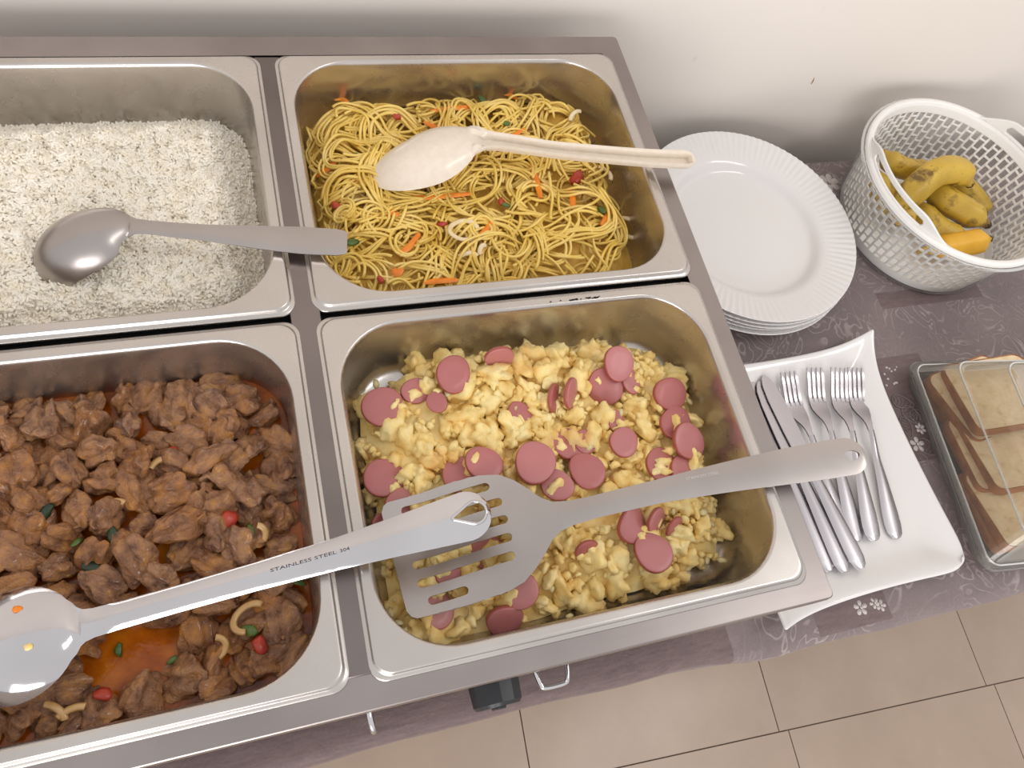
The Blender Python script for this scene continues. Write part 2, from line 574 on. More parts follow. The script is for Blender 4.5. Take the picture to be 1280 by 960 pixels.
def frame():
    """pressed top sheet: outer folded edge, flat rim, then the well that carries the pans"""
    cx, cy = (XL + XR) / 2, (YB + YF) / 2; a, b = (XR - XL) / 2, (YB - YF) / 2
    ia, ib = (XR - XL) / 2 - 0.0215, (YB - YF) / 2 - 0.0235
    L = []
    for (da, z, r) in ((0.006, -0.034, .004), (0.0005, -0.032, .004), (0, -0.010, .004), (0.0004, zt - 0.0008, .004), (0.0012, zt, .004), (0.0022, zt, .005)):
        L.append([(cx + x, cy + y, z + FZ) for x, y in rrect(a - da, b - da, r, 4)])
    for (z, d) in ((zt, 0), (zt - 0.012, 0.0), (zt - 0.10, .001)):
        L.append([(cx + x, cy - .0005 + y, z + FZ) for x, y in rrect(ia - d, ib - d, .004, 4)])
    return loft(L)


link('top_frame', raw('top_frame', *frame(), MATS['steel_top'], True, 35), fw)
vb, fb = box(-0.0165, 0.0055, -0.5255, -0.0015, zt - 0.02 + FZ, zt + 0.0012 + FZ)
o = link('divider_bar', raw('divider_bar', vb, fb, MATS['steel_bar'], False), fw); bevel(o, 0.001)
vb, fb = box(XL + 0.025, XR - 0.012, -0.277, -0.254, zt - 0.03 + FZ, zt - 0.011 + FZ)
o = link('gap_shade_strip', raw('gap_shade_strip', vb, fb, MATS['gap_shade'], False), fw)  # strip coloured near-black to give the shade in the gap between pan rows
vb, fb = box(XL + 0.012, XR - 0.012, -0.536, YB - 0.010, T + 0.014 + FZ, -0.0335 + FZ)
tub = []
for (d, z) in ((0, -0.033), (0, T + .014)):
    tub.append([(x + (XL + XR) / 2, y + (-0.536 + YB - .01) / 2, z + FZ) for x, y in rrect((XR - XL) / 2 - .012, (YB - .01 + .536) / 2, .006, 4)])
tub.append([(x, y, T + .014 + FZ + 0.0) for x, y, z in tub[-1]])
o = link('body', raw('body', *loft(tub[:2], False, True), MATS['steel_top'], True, 35), fw)
for sx in (XL + .05, XR - .05):
    for sy in (-0.49, -0.03):
        v, f = tube([(sx, sy, 0), (sx, sy, .004), (sx, sy, .0155)], [.013, .014, .012], 12)
        link('foot', raw('foot', v, f, MATS['black_plastic'], True, 40), fw)


def wire_handle(x, z, w, depth, tw):
    p = [(x - w, -0.533, z), (x - w, -0.545, z), (x - w + .002, -0.533 - depth + .003, z - .0005), (x - w + .005, -0.533 - depth, z - .001),
         (x + w - .005, -0.533 - depth, z + tw - .001), (x + w - .002, -0.533 - depth + .003, z + tw), (x + w, -0.545, z + tw), (x + w, -0.533, z + tw)]
    return tube([(a, b, c + FZ) for a, b, c in catmull(p, 34)], .0019, 8)


link('wire_handle', raw('wire_handle', *wire_handle(.138, -.085, .0125, .024, 0), MATS['steel_mirror']), fw)
# second ring stands upright on the front face
p = [(.0, -.533, -.075), (.0, -.547, -.075), (.001, -.556, -.079), (.002, -.557, -.088), (.002, -.556, -.097), (.002, -.546, -.101), (.002, -.533, -.101)]
link('wire_handle', raw('wire_handle', *tube([(a, b, c + FZ) for a, b, c in catmull(p, 34)], .0021, 8), MATS['steel_mirror']), fw)


def knob():
    cx, cz = .097, -.108
    L = []
    for (y, r) in ((-.5355, .0225), (-.5405, .0225), (-.5415, .0215)):
        L.append([(cx + r * math.cos(t), y, cz + FZ + r * math.sin(t)) for t in np.linspace(0, 2 * math.pi, 28, endpoint=False)])
    base = loft(L, True, True)
    L = []
    for (y, r) in ((-.541, .0195), (-.552, .0190), (-.559, .0185), (-.5615, .0165)):
        ring = []
        for t in np.linspace(0, 2 * math.pi, 36, endpoint=False):
            k = 1 + (.04 if int(t / (2 * math.pi) * 36) % 3 == 0 else 0)
            ring.append((cx + r * k * math.cos(t), y, cz + FZ + r * k * math.sin(t)))
        L.append(ring)
    dial = loft(L, True, True)
    grip = box(cx - .0035, cx + .0035, -.5635, -.5605, cz - .0125 + FZ, cz + .0125 + FZ)
    return base, dial, grip


kb, kd, kg = knob()
kn = link('thermostat_knob', raw('thermostat_knob', *kd, MATS['black_plastic'], True, 30), fw)
link('knob_base', raw('knob_base', *kb, MATS['black_plastic'], True, 30), kn)
o = link('knob_grip', raw('knob_grip', *kg, MATS['black_plastic'], False), kn); bevel(o, .001)


def pan_mesh():
    a, b = PW / 2, PD / 2; L = []
    for (d, z, r) in ((.0000, -.0060, .012), (.0, -.0045, .012), (.0008, -.0034, .012), (.0024, -.0032, .012), (.0034, -.0022, .012), (.0040, -.0006, .012), (.0048, 0.0, .012),
                      (.0060, 0, .0135), (.0096, 0, .0545), (.0101, 0, .0540), (.0110, -.0006, .0535), (.0120, -.0018, .052), (.0128, -.004, .049), (.0135, -.009, .048), (.0155, -.03, .046), (.0175, -.050, .044),
                      (.0190, -.0565, .043), (.0215, -.0610, .042), (.0255, -.0638, .041), (.031, -.0650, .040), (.06, -.0654, .03), (.1, -.0656, .012)):
        L.append([(x, y, z) for x, y in rrect(a - d, b - d, r, 12)])
    return loft(L, False, True)


pan_me = raw('buffet_pan', *pan_mesh(), MATS['steel_pan'], True, 50)
PAN = {}
for key, cx, cy, lab in (('noodle', PW / 2, -PD / 2, 'stainless steel buffet pan filled with yellow noodles'),
                         ('egg', PW / 2, -.2685 - PD / 2, 'stainless steel buffet pan with scrambled egg and sausage slices'),
                         ('rice', -.011 - PW / 2, -PD / 2, 'stainless steel buffet pan filled with white rice'),
                         ('gizzard', -.011 - PW / 2, -.2685 - PD / 2, 'stainless steel buffet pan of brown gizzards in orange sauce')):
    o = link('buffet_pan', pan_me, None, (cx, cy, 0.0003)); tag(o, lab, 'pan', 'steel pans in the food warmer')
    solid(o, 0.0008, -1)
    PAN[key] = (cx, cy)


def pan_in(key, x, y, inset):
    """signed margin inside the pan wall (positive inside)"""
    cx, cy = PAN[key]; a, b, r = PW / 2 - inset, PD / 2 - inset, 0.045
    qx, qy = abs(x - cx) - (a - r), abs(y - cy) - (b - r)
    return r - (math.hypot(max(qx, 0), max(qy, 0)) + min(max(qx, qy), 0))


def heap_mesh(key, hf, inset=0.019, rings=40):
    cx, cy = PAN[key]; L = []
    base = rrect(PW / 2 - inset, PD / 2 - inset, .04, 22)
    for k in range(rings):
        s = 1 - k / rings
        L.append([(cx + x * s, cy + y * s, hf(cx + x * s, cy + y * s)) for x, y in base])
    return loft(L, False, True)


# ------------------------------------------------------------------ food: shared shapes
def ico(sub):
    bm = bmesh.new(); bmesh.ops.create_icosphere(bm, subdivisions=sub, radius=1.0)
    v = np.array([x.co[:] for x in bm.verts]); f = np.array([[a.index for a in q.verts] for q in bm.faces]); bm.free(); return v, f


ICO = {k: ico(k) for k in (1, 2, 3, 4)}


def lumpy(sub, seed, amp, freq, scale=(1, 1, 1), amp2=0.0, f2=4.0, flatten=0.0):
    v, f = ICO[sub]; out = []
    for p in v:
        q = Vector(p); off = Vector((seed * 3.1, seed * 1.7, seed * 2.3))
        d = 1 + amp * noise.noise(q * freq + off) + (amp2 * noise.noise(q * f2 + off) if amp2 else 0)
        r = q * d
        if flatten: r.z = math.copysign(abs(r.z) ** (1 + flatten), r.z)
        out.append((r.x * scale[0], r.y * scale[1], r.z * scale[2]))
    return np.array(out), f


def rotm(rng):
    q = rng.normal(size=4); q /= np.linalg.norm(q); w, x, y, z = q
    return np.array([[1 - 2 * (y * y + z * z), 2 * (x * y - z * w), 2 * (x * z + y * w)],
                     [2 * (x * y + z * w), 1 - 2 * (x * x + z * z), 2 * (y * z - x * w)],
                     [2 * (x * z - y * w), 2 * (y * z + x * w), 1 - 2 * (x * x + y * y)]])


# ------------------------------------------------------------------ rice
def rice_h(x, y):
    m = pan_in('rice', x, y, .016)
    e = smooth(0.0, .040, m)
    back = smooth(-.03, -.09, y)
    h = -.0610 + .028 * e * (.75 + .25 * back)
    return h + .005 * e * noise.noise(Vector((x * 48, y * 48, 1))) + .0052 * e * noise.noise(Vector((x * 120, y * 120, 5)))


MATS['rice'] = varied('cooked_rice', (247, 238, 220), (252, 248, 238), 90, 0.42)
MATS['rice_bed'] = flat('rice_bed', (246, 241, 230), 0.6)
nt_ = MATS['rice'].node_tree; pb = nt_.nodes['Principled BSDF']; tl = nt_.nodes.new('ShaderNodeBsdfTranslucent'); tl.inputs[0].default_value = lin((252, 247, 236))
mx = nt_.nodes.new('ShaderNodeMixShader'); mx.inputs[0].default_value = 0.0
nt_.links.new(pb.outputs[0], mx.inputs[1]); nt_.links.new(tl.outputs[0], mx.inputs[2]); nt_.links.new(mx.outputs[0], nt_.nodes['Material Output'].inputs[0])
rng = np.random.default_rng(11)
gv, gf = [], []
prof = [(-1, 0), (-.72, .72), (0, 1.0), (.72, .72), (1, 0)]
bv = [(-1, 0, 0)]
for t, r in prof[1:4]:
    for j in range(5): bv.append((t, r * math.cos(j * 1.2566), r * math.sin(j * 1.2566)))
bv.append((1, 0, 0)); bv = np.array(bv); bf = []
for j in range(5):
    k = (j + 1) % 5
    bf.append((0, 1 + k, 1 + j)); bf.append((16, 11 + j, 11 + k))
    for i in range(2):
        a, b, c, d = 1 + i * 5 + j, 1 + i * 5 + k, 6 + i * 5 + k, 6 + i * 5 + j
        bf.append((a, b, c)); bf.append((a, c, d))
bf = np.array(bf)
cx, cy = PAN['rice']; allv, allf = [], []; cnt = 0
while cnt < 17500:
    x = rng.uniform(-.235, -.025); y = cy + rng.uniform(-.12, .12)
    if pan_in('rice', x, y, .018) < 0.001: continue
    z = rice_h(x, y) + rng.uniform(-.0008, .0019)
    L, r = rng.uniform(.0032, .0043), rng.uniform(.0012, .0016)
    v = bv * np.array([L, r, r]); v[:, 1] += .0007 * (1 - (bv[:, 0]) ** 2)
    R3 = rotm(rng)
    if rng.random() < .5:   # mostly lying down
        a = rng.uniform(0, 6.283); t = rng.normal() * .35
        c, s = math.cos(a), math.sin(a); ct, st = math.cos(t), math.sin(t)
        R3 = np.array([[c * ct, -s, -c * st], [s * ct, c, -s * st], [st, 0, ct]])
    allv.append(v @ R3.T + np.array([x, y, z])); allf.append(bf + 17 * cnt); cnt += 1
hv, hf_, idx = [], [], {}
for i in range(118):
    for j in range(134):
        x, y = -.236 + i * .0018, -.2515 + j * .0018
        if pan_in('rice', x, y, .0165) > 0: idx[i, j] = len(hv); hv.append((x, y, rice_h(x, y) + .0002))
for (i, j) in list(idx):
    q = [(i, j), (i + 1, j), (i + 1, j + 1), (i, j + 1)]
    if all(k in idx for k in q): hf_.append(tuple(idx[k] for k in q))
rice = link('cooked_rice', tri_mesh('cooked_rice', np.concatenate(allv), np.concatenate(allf), MATS['rice']))
tag(rice, 'heap of fluffy cooked white rice in the back pan', 'rice', kind='stuff')
link('rice_bed', raw('rice_bed', hv, hf_, MATS['rice_bed']), rice, (0, 0, 0))
g = np.array([bv * np.array([.004, .0014, .0014])])[0]
c, s = math.cos(1.9), math.sin(1.9)
gw = np.array([(x * c * .3, x * .25 + y, x + z) for x, y, z in g])
o = link('rice_grain', tri_mesh('rice_grain', gw, bf, MATS['rice']), None, (-.0252, -.085, -.021))
tag(o, 'single rice grain stuck high on the pan wall', 'rice grain')

# ------------------------------------------------------------------ noodles
def nood_h(x, y):
    m = pan_in('noodle', x, y, .015)
    e = smooth(-.010, .035, m)
    right = smooth(.350, .260, x); back = smooth(.0, -.05, y)
    h = -.058 + .026 * e * (.55 + .45 * right) + .014 * (1 - back) * right
    return h + .006 * e * noise.noise(Vector((x * 24, y * 24, 3)))


MATS['noodle'] = varied('noodle', (220, 180, 74), (238, 204, 104), 40, 0.34, c2=(246, 218, 136), Coat_Weight=0.25, Coat_Roughness=0.2)
MATS['noodle_bed'] = varied('noodle_bed', (196, 150, 52), (220, 178, 78), 60, 0.45, bump=.5, bdist=.003)
rng = np.random.default_rng(5)
cx, cy = PAN['noodle']; NV, NF = [], []; base_i = 0; strands = 0
ns = 6


def strand(path, rad):
    global base_i
    v, f = tube(path, rad, ns)
    v = np.array(v); NV.append(v)
    for q in f:
        if len(q) == 4: NF.append((q[0] + base_i, q[1] + base_i, q[2] + base_i)); NF.append((q[0] + base_i, q[2] + base_i, q[3] + base_i))
        else:
            for k in range(1, len(q) - 1): NF.append((q[0] + base_i, q[k] + base_i, q[k + 1] + base_i))
    base_i += len(v)


LX0, LX1, LY0, LY1 = .018, .308, -.246, -.020
for bundle in range(210):
    while True:
        x, y = rng.uniform(LX0 + .01, LX1 - .012), rng.uniform(LY0 + .01, LY1 - .006)
        if pan_in('noodle', x, y, .018) > .01: break
    th = rng.uniform(0, 2 * math.pi); k = rng.normal() * 28; L = rng.uniform(.07, .20); st = .0036
    pts = []; layer = rng.uniform(-.010, .0035) if bundle < 150 else rng.uniform(.0, .006)
    ph = rng.uniform(0, 6.28); loopy = rng.random() < .6
    for i in range(int(L / st)):
        k += rng.normal() * (14 if loopy else 6); k *= .965; k = max(-130, min(130, k))
        m = pan_in('noodle', x, y, .017)
        right_lim = .302 + .014 * smooth(-.05, -.2, y)
        if m < .020 or x > right_lim:
            tx, ty = cx - .01 - x, cy - y; want = math.atan2(ty, tx); dd = (want - th + math.pi) % (2 * math.pi) - math.pi
            th += .22 * (1 if dd > 0 else -1)
        th += k * st
        nx, ny = x + st * math.cos(th), y + st * math.sin(th)
        if pan_in('noodle', nx, ny, .017) < .002 or nx > right_lim + .01: th += .6; nx, ny = x, y; continue
        x, y = nx, ny
        z = nood_h(x, y) + layer + .0035 * math.sin(ph + i * st * 60) + .002 * math.sin(ph * 2 + i * st * 140)
        pts.append((x, y, max(z, -.062)))
    if len(pts) < 8: continue
    pts = np.array(pts)
    tg = np.gradient(pts[:, :2], axis=0); tg /= np.linalg.norm(tg, axis=1)[:, None] + 1e-9
    nrm = np.c_[-tg[:, 1], tg[:, 0]]
    nb = rng.integers(1, 5)
    for b in range(nb):
        i0 = rng.integers(0, max(1, len(pts) // 4)); i1 = len(pts) - rng.integers(0, max(1, len(pts) // 4))
        off = (b - nb / 2) * .0027 + rng.normal() * .0006
        wob = .0012 * np.sin(np.arange(len(pts)) * .35 + rng.uniform(0, 6))
        p = pts.copy(); p[:, :2] += nrm * (off + wob)[:, None] if np.ndim(wob) else 0
        p[:, 2] += rng.uniform(-.0015, .0015) + .0008 * np.sin(np.arange(len(pts)) * .5 + rng.uniform(0, 6))
        p = p[i0:i1]
        if len(p) < 6: continue
        for q in p:
            mm = pan_in('noodle', q[0], q[1], .0185)
            if mm < 0:
                q[0] += (cx - q[0]) * .02 * (1 + abs(mm) * 600); q[1] += (cy - q[1]) * .02 * (1 + abs(mm) * 600)
        strand(p, rng.uniform(.00122, .00150)); strands += 1
nd = link('cooked_noodles', tri_mesh('cooked_noodles', np.concatenate(NV), np.array(NF), MATS['noodle']))
tag(nd, 'tangled yellow spaghetti noodles in the back pan', 'noodles', kind='stuff')
link('noodle_bed', raw('noodle_bed', *heap_mesh('noodle', lambda x, y: max(-.064, nood_h(x, y) - .008)), MATS['noodle_bed']), nd, (0, 0, 0))

MATS['carrot'] = varied('carrot', (226, 118, 20), (244, 148, 40), 80, 0.35, rnd=True)
MATS['pepper_red'] = varied('red_pepper', (150, 44, 30), (190, 66, 46), 90, 0.3, rnd=True)
MATS['green_veg'] = varied('green_pepper', (52, 78, 30), (98, 122, 52), 90, 0.35, rnd=True)
MATS['onion'] = varied('onion', (226, 200, 150), (240, 222, 186), 70, 0.25, rnd=True, Coat_Weight=.3)
MATS['onion_cooked'] = varied('cooked_onion', (186, 140, 80), (212, 174, 118), 70, 0.22, rnd=True, Coat_Weight=.4)
MATS['herb'] = varied('dark_herb', (22, 38, 26), (46, 62, 34), 80, 0.35, rnd=True)


def veg_strip(name, pts, w, t, mat, label, cat, group):
    """a cut strip of vegetable lying along px points (u, v, height above heap)"""
    c = catmull(pts, 14); n = len(c); org = c[n // 2]
    rad = [w * (0.35 + .65 * math.sin(math.pi * (i + .8) / (n + .6)) ** .5) for i in range(n)]
    v, f = tube(c - org, rad, 6, squash=t / w)
    o = link(name, raw(name, v, f, mat, True, 50), None, org)
    return tag(o, label, cat, group)


def npx(u, v, dz=0.004):
    q = px(u, v, -.035)
    for _ in range(4): q = px(u, v, nood_h(q[0], q[1]) + dz)
    return q


carrots = [
    ([(418, 124), (428, 124), (440, 134)], .0032, 'carrot strip at the back left corner of the noodle pan'),
    ([(538, 139), (570, 135), (602, 133)], .0036, 'long flat carrot strip along the back edge of the noodles'),
    ([(530, 152), (542, 158), (552, 164)], .0034, 'short carrot strip just behind the beige spoon bowl'),
    ([(628, 117), (636, 118), (645, 123)], .0034, 'small carrot end poking up beside green pepper at the back'),
    ([(612, 180), (632, 174), (656, 161)], .0034, 'slanting carrot strip behind the beige spoon handle'),
    ([(394, 220), (408, 212), (420, 202)], .0042, 'pointed carrot slice by the left wall of the noodle pan'),
    ([(420, 224), (442, 222), (464, 232)], .0036, 'curved carrot strip touching the tip of the beige spoon'),
    ([(502, 248), (545, 246), (588, 242)], .0036, 'longest carrot strip lying in front of the beige spoon'),
    ([(665, 206), (671, 226), (676, 248)], .0038, 'upright carrot strip below the middle of the spoon handle'),
    ([(713, 236), (716, 248), (716, 260)], .0038, 'carrot strip beside the large red pepper piece'),
    ([(598, 296), (607, 288), (614, 278)], .0034, 'carrot strip to the right of the onion ring'),
    ([(498, 318), (512, 308), (524, 292)], .0038, 'yellowish carrot strip slanting in the front left noodles'),
    ([(492, 336), (496, 342), (503, 336)], .0040, 'small carrot chunk in a noodle loop at the front'),
    ([(530, 353), (550, 351), (572, 350)], .0036, 'carrot strip flat against the front wall of the noodle pan'),
    ([(752, 282), (758, 272), (763, 262)], .0034, 'carrot sliver by the pale onion ring at the right'),
    ([(488, 262), (493, 268), (498, 266)], .0034, 'tiny carrot piece half buried left of centre'),
]
for pts, w, lab in carrots:
    veg_strip('carrot_strip', [npx(u, v, .0046) for u, v in pts], w * .8, w * .42, MATS['carrot'], lab, 'carrot', 'carrot strips in the noodles')
reds = [(497, 146, .0045, 'red pepper dice near the back left of the noodles'), (627, 252, .0048, 'red pepper dice inside a noodle loop at the centre'),
        (421, 258, .0060, 'red pepper piece by the left wall above the ladle end'), (553, 280, .0048, 'red pepper dice left of the onion ring'),
        (721, 222, .0085, 'large dark red pepper piece under the spoon handle'), (476, 350, .0036, 'red pepper fleck at the front left curve of the pan')]
for i, (u, v, r, lab) in enumerate(reds):
    vv, ff = lumpy(2, 40 + i, .5, 1.2, (r, r * .7, r * .45)); q = npx(u, v, .005)
    o = link('red_pepper_piece', raw('red_pepper_piece', vv, ff, MATS['pepper_red']), None, q, (.3, .2, i)); tag(o, lab, 'pepper', 'red pepper pieces in the noodles')
greens = [(445, 197, .0052, 'green pepper bit left of the spoon bowl'), (605, 127, .0075, 'dark green pepper strip at the back of the noodles'),
          (632, 256, .0055, 'green pepper bit beneath the central red dice'), (440, 303, .0072, 'green pepper slice at the tip of the rice ladle handle'),
          (770, 222, .0095, 'dark green pepper against the right pan wall'), (752, 262, .0055, 'green bit near the right onion ring'),
          (632, 154, .0055, 'green pepper curl behind the spoon handle')]
for i, (u, v, r, lab) in enumerate(greens):
    vv, ff = lumpy(2, 60 + i, .4, 1.1, (r * .55, r, r * .3)); q = npx(u, v, .0045)
    o = link('green_pepper_piece', raw('green_pepper_piece', vv, ff, MATS['green_veg']), None, q, (.2, .3, i * .7)); tag(o, lab, 'pepper', 'green pepper pieces in the noodles')


def ring(name, q, r, w, a0, a1, rot, mat, lab, cat, group):
    pts = [(r * math.cos(t), r * .7 * math.sin(t), .0012 * math.sin(2 * t)) for t in np.linspace(a0, a1, 22)]
    v, f = tube(pts, w * 1.15, 6, squash=.6)
    o = link(name, raw(name, v, f, mat), None, q, (.15, .1, rot)); return tag(o, lab, cat, group)


for (u, v, r, a0, a1, rot, lab) in ((580, 288, .013, 0, 5.6, .1, 'pale onion ring in the front middle of the noodles'),
                                     (785, 284, .013, -2.6, 2.4, -.6, 'thick onion ring at the right end of the noodles'),
                                     (724, 150, .012, .4, 2.2, .9, 'curved onion strip at the back right of the noodles'),
                                     (752, 218, .010, .2, 2.4, -.9, 'onion piece right of the large red pepper'),
                                     (585, 326, .010, .3, 2.2, .2, 'onion sliver at the front of the noodles'),
                                     (606, 314, .006, .0, 2.4, 1.2, 'small onion chip in the front noodles')):
    ring('onion_strip', npx(u, v, .005), r, .0021, a0, a1, rot, MATS['onion'], lab, 'onion', 'onion strips in the noodles')

# ------------------------------------------------------------------ scrambled egg
EPX = [(450, 500), (452, 555), (468, 600), (480, 700), (490, 760), (515, 790), (560, 795), (620, 786), (680, 770), (740, 748), (800, 736), (850, 718), (903, 690), (903, 640),
       (886, 600), (886, 545), (872, 500), (840, 455), (800, 428), (740, 424), (690, 428), (620, 432), (560, 438), (516, 442), (510, 470), (480, 488)]
EPOLY = [tuple(px(u, v, -.050)[:2]) for u, v in EPX]


def egg_h(x, y):
    ins = inpoly(x, y, EPOLY); d = pdist(x, y, EPOLY) if ins else -pdist(x, y, EPOLY)
    e = smooth(-.012, .030, d)
    back = smooth(-.36, -.29, y) * smooth(.30, .20, x)
    sp_ = smooth(.062, .040, math.hypot((x - .075) * .9, y + .450))
    return -.0655 - .009 * sp_ * e + e * (.024 + .008 * back + .006 * noise.noise(Vector((x * 30, y * 30, 7))))


def egg_mat():
    n = NT('scrambled_egg'); co = n.coords()
    f = n.noise(55, 4, 0.6, co); f2 = n.noise(22, 2, 0.5, co)
    c = n.ramp(f, [(0.30, lin((230, 190, 108))), (0.48, lin((245, 216, 140))), (0.66, lin((251, 233, 172)))])
    c = n.mix(n.ramp(f2, [(0.60, (0, 0, 0, 1)), (0.74, (0.5, 0.5, 0.5, 1))]), c, lin((206, 140, 48)))
    n.P(Base_Color=c, Roughness=0.5); n.bump(n.noise(320, 5, 0.7, co), 0.5, 0.0012); return n.m


MATS['egg'] = egg_mat()
rng = np.random.default_rng(21)
bigs = [lumpy(3, s, .75, 1.3, (1, .85, .62), .30, 3.6) for s in range(9)]
smalls = [lumpy(2, 20 + s, .65, 1.4, (1, .85, .7), .2, 3.5) for s in range(7)]
EV, EF = [], []; base_i = 0; placed = []
ex0, ex1 = min(p[0] for p in EPOLY), max(p[0] for p in EPOLY); ey0, ey1 = min(p[1] for p in EPOLY), max(p[1] for p in EPOLY)


def put(shape, s, p, rng):
    global base_i
    v, f = shape; R3 = rotm(rng)
    EV.append((v * s) @ R3.T + p); EF.append(f + base_i); base_i += len(v)


cnt = 0
while cnt < 300:
    x, y = rng.uniform(ex0, ex1), rng.uniform(ey0, ey1)
    if not inpoly(x, y, EPOLY) or pan_in('egg', x, y, .020) < .004: continue
    s = rng.uniform(.0055, .0135); put(bigs[rng.integers(9)], s, np.array([x, y, egg_h(x, y) + rng.uniform(-.001, .003)]), rng); cnt += 1
cnt = 0
while cnt < 700:
    x, y = rng.uniform(ex0 - .006, ex1 + .004), rng.uniform(ey0 - .006, ey1)
    if not inpoly(x, y, EPOLY) and pdist(x, y, EPOLY) > .005: continue
    if pan_in('egg', x, y, .020) < .003: continue
    s = rng.uniform(.0020, .0052); put(smalls[rng.integers(7)], s, np.array([x, y, max(egg_h(x, y), -.062) + rng.uniform(0, .006)]), rng); cnt += 1
eg = link('scrambled_egg', tri_mesh('scrambled_egg', np.concatenate(EV), np.concatenate(EF), MATS['egg']))
tag(eg, 'crumbly yellow scrambled egg curds in the front pan', 'scrambled egg', kind='stuff')
bedv = []
cxe, cye = np.mean([p[0] for p in EPOLY]), np.mean([p[1] for p in EPOLY])
loopE = densify(EPOLY, .006); L = []
for k in range(26):
    s = 1 - k / 26
    L.append([(cxe + (x - cxe) * s, cye + (y - cye) * s, egg_h(cxe + (x - cxe) * s, cye + (y - cye) * s) - .001) for x, y in loopE])
link('egg_bed', raw('egg_bed', *loft(L, False, True), MATS['egg']), eg, (0, 0, 0))

# onion cubes in the egg
MATS['onion_soft'] = varied('soft_onion', (206, 190, 130), (226, 214, 170), 90, 0.25, rnd=True, Coat_Weight=.4)


def sausage_mat():
    n = NT('sausage_meat'); co = n.coords(); oi = n.add('ShaderNodeObjectInfo')
    f = n.noise(140, 4, 0.6, co)
    a = n.ramp(f, [(0.3, lin((176, 106, 108))), (0.7, lin((198, 130, 128)))])
    b = n.ramp(f, [(0.3, lin((160, 82, 82))), (0.7, lin((182, 104, 100)))])
    n.P(Base_Color=n.mix(oi.outputs['Random'], a, b), Roughness=0.32, Coat_Weight=0.25, Coat_Roughness=0.2)
    n.bump(f, 0.25, 0.0006); return n.m


MATS['sausage'] = sausage_mat()
MATS['sausage_skin'] = varied('sausage_skin', (150, 74, 66), (176, 94, 82), 100, 0.35, rnd=True)


def slice_mesh(seed, r=1.0, th=.24, bend=0.0):
    n = 30; L = []
    for (k, z) in ((.0, .0), (.5, .012), (.90, .0), (.975, -.03), (1.0, -.08), (1.0, -th), (.95, -th - .04), (0.0, -th - .04)):
        ringp = []
        for j in range(n):
            t = 2 * math.pi * j / n
            rr = r * k * (1 + .05 * math.sin(2 * t + seed) + .03 * math.sin(3 * t + seed * 2))
            x, y = rr * math.cos(t), rr * math.sin(t) * .95
            ringp.append((x, y, z + .03 * noise.noise(Vector((x * 1.5, y * 1.5, seed))) - bend * x * x))
        L.append(ringp)
    v, f = loft(L)
    me = raw('sausage_slice', v, f, [MATS['sausage'], MATS['sausage_skin']], True, 60)
    for p in me.polygons: p.material_index = 1 if 3 * n <= p.index < 5 * n else 0
    return me


